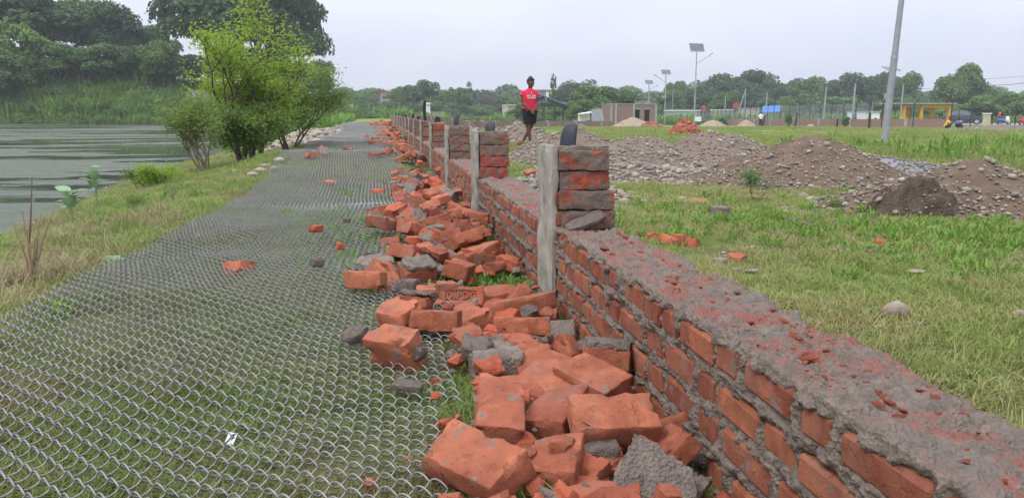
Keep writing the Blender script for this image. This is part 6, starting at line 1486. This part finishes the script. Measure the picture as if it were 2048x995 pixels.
# orange tent and white slab across the river
a = gy(405, 176, 98); t = thing('tent', 'orange tent with maroon side under the dark trees', 'tent', (a[0], 98, a[2] - 1.0), (0, 0, .3))
M_ORANGE = plain('orange_cloth', (0.75, 0.16, 0.04), .8, 0, .2, 6); M_MAROON = plain('maroon_cloth', (0.14, 0.02, 0.03), .8, 0, .2, 6)
jm = MB(); jm.prism([(-.9, 0), (.55, 0), (.0, 1.15)], 1, -.05, .05); jm.build('front_flap', M_ORANGE, t)
jm = MB(); jm.add([[.56, -.05, 0], [0, -.05, 1.17], [1.0, 2.0, 1.1], [1.5, 2.0, 0], [-.9, .05, 0], [-.2, 2.0, 0]], [[0, 3, 2, 1], [1, 2, 5, 4]]); jm.build('side', M_MAROON, t)
a = gy(405, 186, 96.5); jm = MB(); jm.box((0, 0, -.3), (3.2, .4, 1.0), (0, .16, 0)); tag(jm.build('concrete_slab', M_GREYW, None, False, tuple(a)), 'pale concrete slab below the orange tent', 'slab')
# scrap of paper on the mesh
g = gz(462, 876, .03); t = thing('paper_scrap', 'small white paper scrap with black mark caught in the mesh', 'paper', tuple(g), (R(35), R(8), R(-12)))
jm = MB(); jm.box((0, 0, 0), (.020, .030, .0008)); jm.build('paper', M_WHITE, t)
jm = MB(); jm.box((.002, .004, .0008), (.010, .0022, .0008)); jm.box((.002, .009, .0008), (.008, .0022, .0008)); jm.box((.003, .004, .0008), (.002, .016, .001)); jm.build('black_mark', M_DARK, t)

# ------------------------------------------------------------------ people
def skin_body(name, nodes, links, mat, parent, root=0, sub=2):
    me = bpy.data.meshes.new(name); me.from_pydata([q[0] for q in nodes], links, []); o_ = ob(name, me, parent)
    md = o_.modifiers.new('skin', 'SKIN'); md.use_smooth_shade = True
    for i, q in enumerate(nodes): me.skin_vertices[0].data[i].radius = (q[1], q[1]) if not isinstance(q[1], tuple) else q[1]; me.skin_vertices[0].data[i].use_root = (i == root)
    sd = o_.modifiers.new('sub', 'SUBSURF'); sd.levels = sub; sd.render_levels = sub; me.materials.append(mat); return o_
def ring(c_, t, rx, ry, n_=16, pw=2.0, fx=(1, 0, 0)):
    c_ = Vector(c_); t = Vector(t).normalized(); a = Vector(fx); a = (a - t * a.dot(t)).normalized(); b_ = t.cross(a); out = []
    for i in range(n_):
        an = 2 * math.pi * i / n_; ca, sa = math.cos(an), math.sin(an)
        ca, sa = math.copysign(abs(ca) ** (2 / pw), ca), math.copysign(abs(sa) ** (2 / pw), sa); out.append(list(c_ + a * ca * rx + b_ * sa * ry))
    return out
def sleeve(jm, pts, rad, n_=14):
    secs = []
    for i, p in enumerate(pts):
        t = Vector(pts[min(i + 1, len(pts) - 1)]) - Vector(pts[max(i - 1, 0)]); fx = (1, 0, 0) if abs(t.normalized().x) < .8 else (0, 1, 0)
        r_ = rad[i]; rx, ry = r_ if isinstance(r_, tuple) else (r_, r_); secs.append(ring(p, t, rx, ry, n_, 2.3, fx))
    V = sum(secs, []); Q = [[i * n_ + j, i * n_ + (j + 1) % n_, (i + 1) * n_ + (j + 1) % n_, (i + 1) * n_ + j] for i in range(len(secs) - 1) for j in range(n_)]
    jm.add(V, Q)
M_SKIN = plain('brown_skin', (0.135, 0.062, 0.038), .55, 0, .12, 12, .05, .002); M_HAIR = plain('black_hair', (0.010, 0.009, 0.009), .5, 0, .3, 60, .3, .003)
M_TEE = plain('red_cotton', (0.58, 0.020, 0.055), .85, 0, .12, 10, .25, .006); M_SHORTS = plain('black_cotton', (0.012, 0.012, 0.014), .85, 0, .2, 10, .25, .006); M_SANDAL = plain('blue_grey_rubber', (0.16, 0.17, 0.30), .6)
def person(label, loc, rz, s, J, shirt, lower, leg_cov=.95, arm_cov=.45, fingers=False, group=None, sandal=True, tw=.165):
    t = thing('person', label, 'person', loc, (0, 0, rz), group); t.scale = (s, s, s)
    nodes, links, ix = [], [], {}
    def nd(nm, p, r_, par=None):
        ix[nm] = len(nodes); nodes.append((p, r_)); 
        if par is not None: links.append((ix[par], ix[nm]))
    P_ = J
    mid = lambda a, b_, f: tuple(np.array(a) * (1 - f) + np.array(b_) * f)
    nd('pel', P_['pel'], .105); nd('spine', mid(P_['pel'], P_['chest'], .5), .100, 'pel'); nd('chest', P_['chest'], .115, 'spine'); nd('neckb', P_['neck'], .048, 'chest'); nd('nk', mid(P_['neck'], P_['head'], .35), .042, 'neckb')
    H0 = np.array(P_['head']); up_ = (H0 - np.array(P_['neck'])); up_ = up_ / np.linalg.norm(up_)
    nd('jaw', tuple(H0 - up_ * .045 + np.array(P_['face']) * .018), .064, 'nk'); nd('skull', tuple(H0 + up_ * .035), .094, 'jaw'); nd('crown', tuple(H0 + up_ * .095), .065, 'skull')
    for sd in ('L', 'R'):
        nd('sh' + sd, P_['sh' + sd], .046, 'chest'); nd('ua' + sd, mid(P_['sh' + sd], P_['el' + sd], .5), .040, 'sh' + sd); nd('el' + sd, P_['el' + sd], .033, 'ua' + sd); nd('fa' + sd, mid(P_['el' + sd], P_['wr' + sd], .4), .033, 'el' + sd); nd('wr' + sd, P_['wr' + sd], .021, 'fa' + sd); nd('pa' + sd, P_['ha' + sd], (.030, .018), 'wr' + sd)
        if fingers:
            w_, h_ = np.array(P_['wr' + sd]), np.array(P_['ha' + sd]); d = (h_ - w_) / np.linalg.norm(h_ - w_); sx = np.array([1, 0, 0]) - d * d[0]; sx = sx / np.linalg.norm(sx); bk = np.array([0, .35, -.3])
            for f_ in range(4):
                b0 = h_ + d * .018 + sx * (f_ - 1.5) * .017; L = (.06, .07, .066, .052)[f_]
                nd('f%d%s' % (f_, sd), tuple(b0), .0085, 'pa' + sd); nd('g%d%s' % (f_, sd), tuple(b0 + d * L * .5), .008, 'f%d%s' % (f_, sd)); nd('h%d%s' % (f_, sd), tuple(b0 + d * L * .8 + bk * L * .6), .007, 'g%d%s' % (f_, sd))
            sg = -1 if sd == 'L' else 1
            nd('t0' + sd, tuple(w_ * .5 + h_ * .5 - sx * sg * .034), .010, 'pa' + sd); nd('t1' + sd, tuple(h_ - sx * sg * .044 + d * .02), .009, 't0' + sd)
        nd('hip' + sd, P_['hip' + sd], .085, 'pel'); nd('th' + sd, mid(P_['hip' + sd], P_['kn' + sd], .5), .070, 'hip' + sd); nd('kn' + sd, P_['kn' + sd], .050, 'th' + sd); nd('ca' + sd, mid(P_['kn' + sd], P_['an' + sd], .35), .050, 'kn' + sd); nd('an' + sd, P_['an' + sd], .030, 'ca' + sd); nd('to' + sd, P_['to' + sd], .026, 'an' + sd)
    b_ = skin_body('body', nodes, links, M_SKIN, t)
    # shirt
    jm = MB(); ch, pe, nk = np.array(P_['chest']), np.array(P_['pel']), np.array(P_['neck']); ax_ = ch - pe
    sv = [np.array(P_['shR']) - np.array(P_['shL'])][0]; sv = sv / np.linalg.norm(sv)
    secs = [(pe - ax_ * .14, tw * 1.08, .134), (pe + ax_ * .25, tw * 1.0, .126), (pe + ax_ * .6, tw * .98, .122), (ch, tw * 1.02, .128), (ch * .45 + nk * .55, tw * .90, .105), (ch * .12 + nk * .88, tw * .62, .075), (nk + ax_ * .03, .062, .056)]
    sec2 = [ring(tuple(c_), tuple(ax_), rx, ry, 20, 2.5, tuple(sv)) for (c_, rx, ry) in secs]
    V = sum(sec2, []); jm.add(V, [[i * 20 + j, i * 20 + (j + 1) % 20, (i + 1) * 20 + (j + 1) % 20, (i + 1) * 20 + j] for i in range(len(secs) - 1) for j in range(20)])
    for sd in ('L', 'R'):
        a, e = P_['sh' + sd], P_['el' + sd]; inn = tuple(np.array(a) * .75 + np.array(ch) * .25 + np.array([0, 0, .01])); sleeve(jm, [inn, a, mid(a, e, arm_cov * .6), mid(a, e, arm_cov)], [.056, .060, .060, .066])
    jm.build('shirt', shirt, t, True)
    jm = MB()
    for sd in ('L', 'R'):
        a, e = P_['hip' + sd], P_['kn' + sd]; an = P_['an' + sd]; top_ = tuple(np.array(a) * .5 + pe * .5 + ax_ * .12)
        pts = [top_, a, mid(a, e, .5), mid(a, e, min(1, leg_cov))]; rd = [(.118, .118), (.112, .118), (.098, .10), (.088, .09)]
        if leg_cov > 1: pts += [mid(e, an, .5), mid(e, an, .92)]; rd += [(.07, .07), (.055, .055)]
        sleeve(jm, pts, rd, 16)
    jm.build('shorts' if leg_cov <= 1 else 'trousers', lower, t, True)
    # hair cap, eyes, ears
    f_ = np.array(P_['face']); jm = MB(); jm.ell((0, 0, 0), (.094, .100, .094), 16, 10)
    hv = np.concatenate(jm.V); keepz = hv[:, 2] < (-.005 + .25 * (hv @ f_)) ; hv[keepz] = hv[keepz] * .80 + np.array([0, 0, .012]) ; hv += (np.stack([fbm(hv[:, 0] * 40, hv[:, 1] * 40, hv[:, 2] * 40 + q, 2) for q in (0, 9, 19)], -1) - .5) * .014
    hv[:, 2] += np.where((np.hypot(hv[:, 0], hv[:, 1]) < .03) & (hv[:, 2] > .05), .022, 0); jm.V = [hv]
    jm.build('hair', M_HAIR, t, True, tuple(H0 + up_ * .055 - f_ * .012))
    sx = np.cross(f_, np.array([0, 0, 1.0])); sx /= np.linalg.norm(sx)
    for g_ in (-1, 1):
        jm = MB(); jm.ell((0, 0, 0), (.011, .011, .007), 8, 5); jm.build('eye', M_DARK, t, True, tuple(H0 + up_ * .022 + f_ * .080 + sx * g_ * .032))
        jm = MB(); jm.ell((0, 0, 0), (.012, .018, .026), 8, 5); jm.build('ear', M_SKIN, t, True, tuple(H0 + up_ * .015 + sx * g_ * .084 - f_ * .01))
    jm = MB(); jm.ell((0, 0, 0), (.013, .017, .020), 8, 5); jm.build('nose', M_SKIN, t, True, tuple(H0 - up_ * .004 + f_ * .088))
    jm = MB(); jm.ell((0, 0, 0), (.022, .008, .006), 8, 5); jm.build('mouth', plain('lips', (0.16, 0.05, 0.045), .5), t, True, tuple(H0 - up_ * .042 + f_ * .074))
    if sandal:
        for sd in ('L', 'R'):
            an, to = np.array(P_['an' + sd]), np.array(P_['to' + sd]); c_ = an * .45 + to * .55; d = to - an; jm = MB(); jm.ell((0, 0, 0), (.045, .12, .014), 12, 5); jm.box((0, -.03, .03), (.085, .03, .03)); jm.build('sandal', M_SANDAL, t, True, (c_[0], c_[1], min(an[2], to[2]) - .035), (0, 0, math.atan2(-d[0], d[1])))
    return t
g = G(1059, 291)
J = dict(pel=(0, 0, .80), chest=(-.005, -.01, 1.10), neck=(.0, -.01, 1.225), head=(.015, -.02, 1.335), face=(.34, -.94, 0),
 shL=(-.138, 0, 1.155), elL=(-.195, -.03, .95), wrL=(-.035, -.175, .775), haL=(.015, -.19, .735), shR=(.134, -.01, 1.155), elR=(.180, -.05, .95), wrR=(.075, -.175, .79), haR=(.035, -.20, .745),
 hipL=(-.075, 0, .76), knL=(-.045, -.035, .44), anL=(.015, -.01, .07), toL=(.035, -.13, .035), hipR=(.075, .01, .76), knR=(.06, .02, .45), anR=(-.13, .10, .075), toR=(-.20, .0, .035))
hpx = (293 - 160) * ((g - _C) @ _f) / F_PX
boy = person('boy in a red T-shirt and black shorts standing with crossed legs and clasped hands', (g[0], g[1], g[2] + .015), math.atan2(-g[0], g[1]) * .9 + .22, hpx / 1.49, J, M_TEE, M_SHORTS, .93, .42, True)
for (txt, sz, z, yo) in (('SOCIAL', .062, 1.075, -.134), ('DISTANCING', .030, 1.025, -.134)):
    fc = bpy.data.curves.new('lettering', 'FONT'); fc.body = txt; fc.size = sz; fc.extrude = .002; fc.align_x = 'CENTER'; fc.align_y = 'CENTER'; fc.offset = .0012
    fc.materials.append(M_WHITE); ob('shirt_lettering', text_mesh(fc), boy, (.01, yo, z), (R(90), 0, 0))
jm = MB(); jm.ell((0, 0, 0), (.011, .004, .013), 10, 6); jm.build('shirt_emblem', M_WHITE, boy, True, (.01, -.132, 1.135))
SQ = dict(pel=(0, .05, .24), chest=(0, -.10, .55), neck=(0, -.14, .68), head=(0, -.19, .80), face=(0, -1, 0), shL=(-.15, -.10, .62), elL=(-.2, -.25, .46), wrL=(-.08, -.42, .42), haL=(-.05, -.47, .40), shR=(.15, -.10, .62), elR=(.2, -.25, .46), wrR=(.08, -.42, .42), haR=(.05, -.47, .40),
 hipL=(-.09, .04, .22), knL=(-.15, -.32, .40), anL=(-.13, -.08, .07), toL=(-.14, -.22, .035), hipR=(.09, .04, .22), knR=(.15, -.32, .40), anR=(.13, -.08, .07), toR=(.14, -.22, .035))
M_YSH = plain('yellow_shirt', (0.55, 0.36, 0.03), .8); M_BSH = plain('grey_blue_shirt', (0.14, 0.21, 0.32), .8); M_TRS = plain('dark_trousers', (0.03, 0.03, 0.04), .8)
for (px, lab, sh, rz) in ((1891, 'squatting person in a yellow top by the fence end', M_YSH, R(60)), (1919, 'squatting person in a grey blue top facing the yellow one', M_BSH, R(-70))):
    p = gy(px, 264, 50); person(lab, (p[0], 50, gat(p[0], 50)), rz, .95, SQ, sh, M_TRS, 1.2, .9, False, 'people squatting by the fence')
ST = dict(J); ST.update(face=(0, -1, 0), elL=(-.22, 0, .93), wrL=(-.22, -.06, .72), haL=(-.22, -.07, .66), elR=(.22, 0, .93), wrR=(.22, -.06, .72), haR=(.22, -.07, .66), anR=(.08, .0, .07), toR=(.09, -.12, .035), knR=(.08, 0, .44), knL=(-.08, 0, .44), anL=(-.08, 0, .07), toL=(-.09, -.12, .035))
for (px, Y, lab, sh, rz, s_) in ((1997, 77, 'person in a red top behind the blue and white scooter', M_REDP, R(60), 1.1), (1521, 84, 'person in a white shirt at the far fence', M_WHITE, 0, 1.1), (1708, 72, 'person in a dark shirt under the second tall pale pole', M_BSH, .4, 1.1)):
    p = gy(px, 250, Y); person(lab, (p[0], Y, gat(p[0], Y) + (.12 if px > 1900 else 0)), rz, s_, ST, sh, M_TRS, 1.2, .9, False, 'people beyond the fence', False)

# ------------------------------------------------------------------ damp haze in the air
m = bpy.data.materials.new('haze'); m.use_nodes = True; n = m.node_tree.nodes; n.clear(); o = n.new('ShaderNodeOutputMaterial'); pv = n.new('ShaderNodeVolumePrincipled')
pv.inputs['Color'].default_value = (0.93, 0.96, 1.0, 1); pv.inputs['Density'].default_value = .0007; pv.inputs['Anisotropy'].default_value = 0.0; pv.inputs['Density Attribute'].default_value = ''; m.cycles.homogeneous_volume = True; m.node_tree.links.new(pv.outputs[0], o.inputs['Volume'])
jm = MB(); jm.box((20, 350, 13), (900, 840, 34)); hz = jm.build('haze', m); tag(hz, 'thin damp haze in the air', 'haze', None, 'stuff')
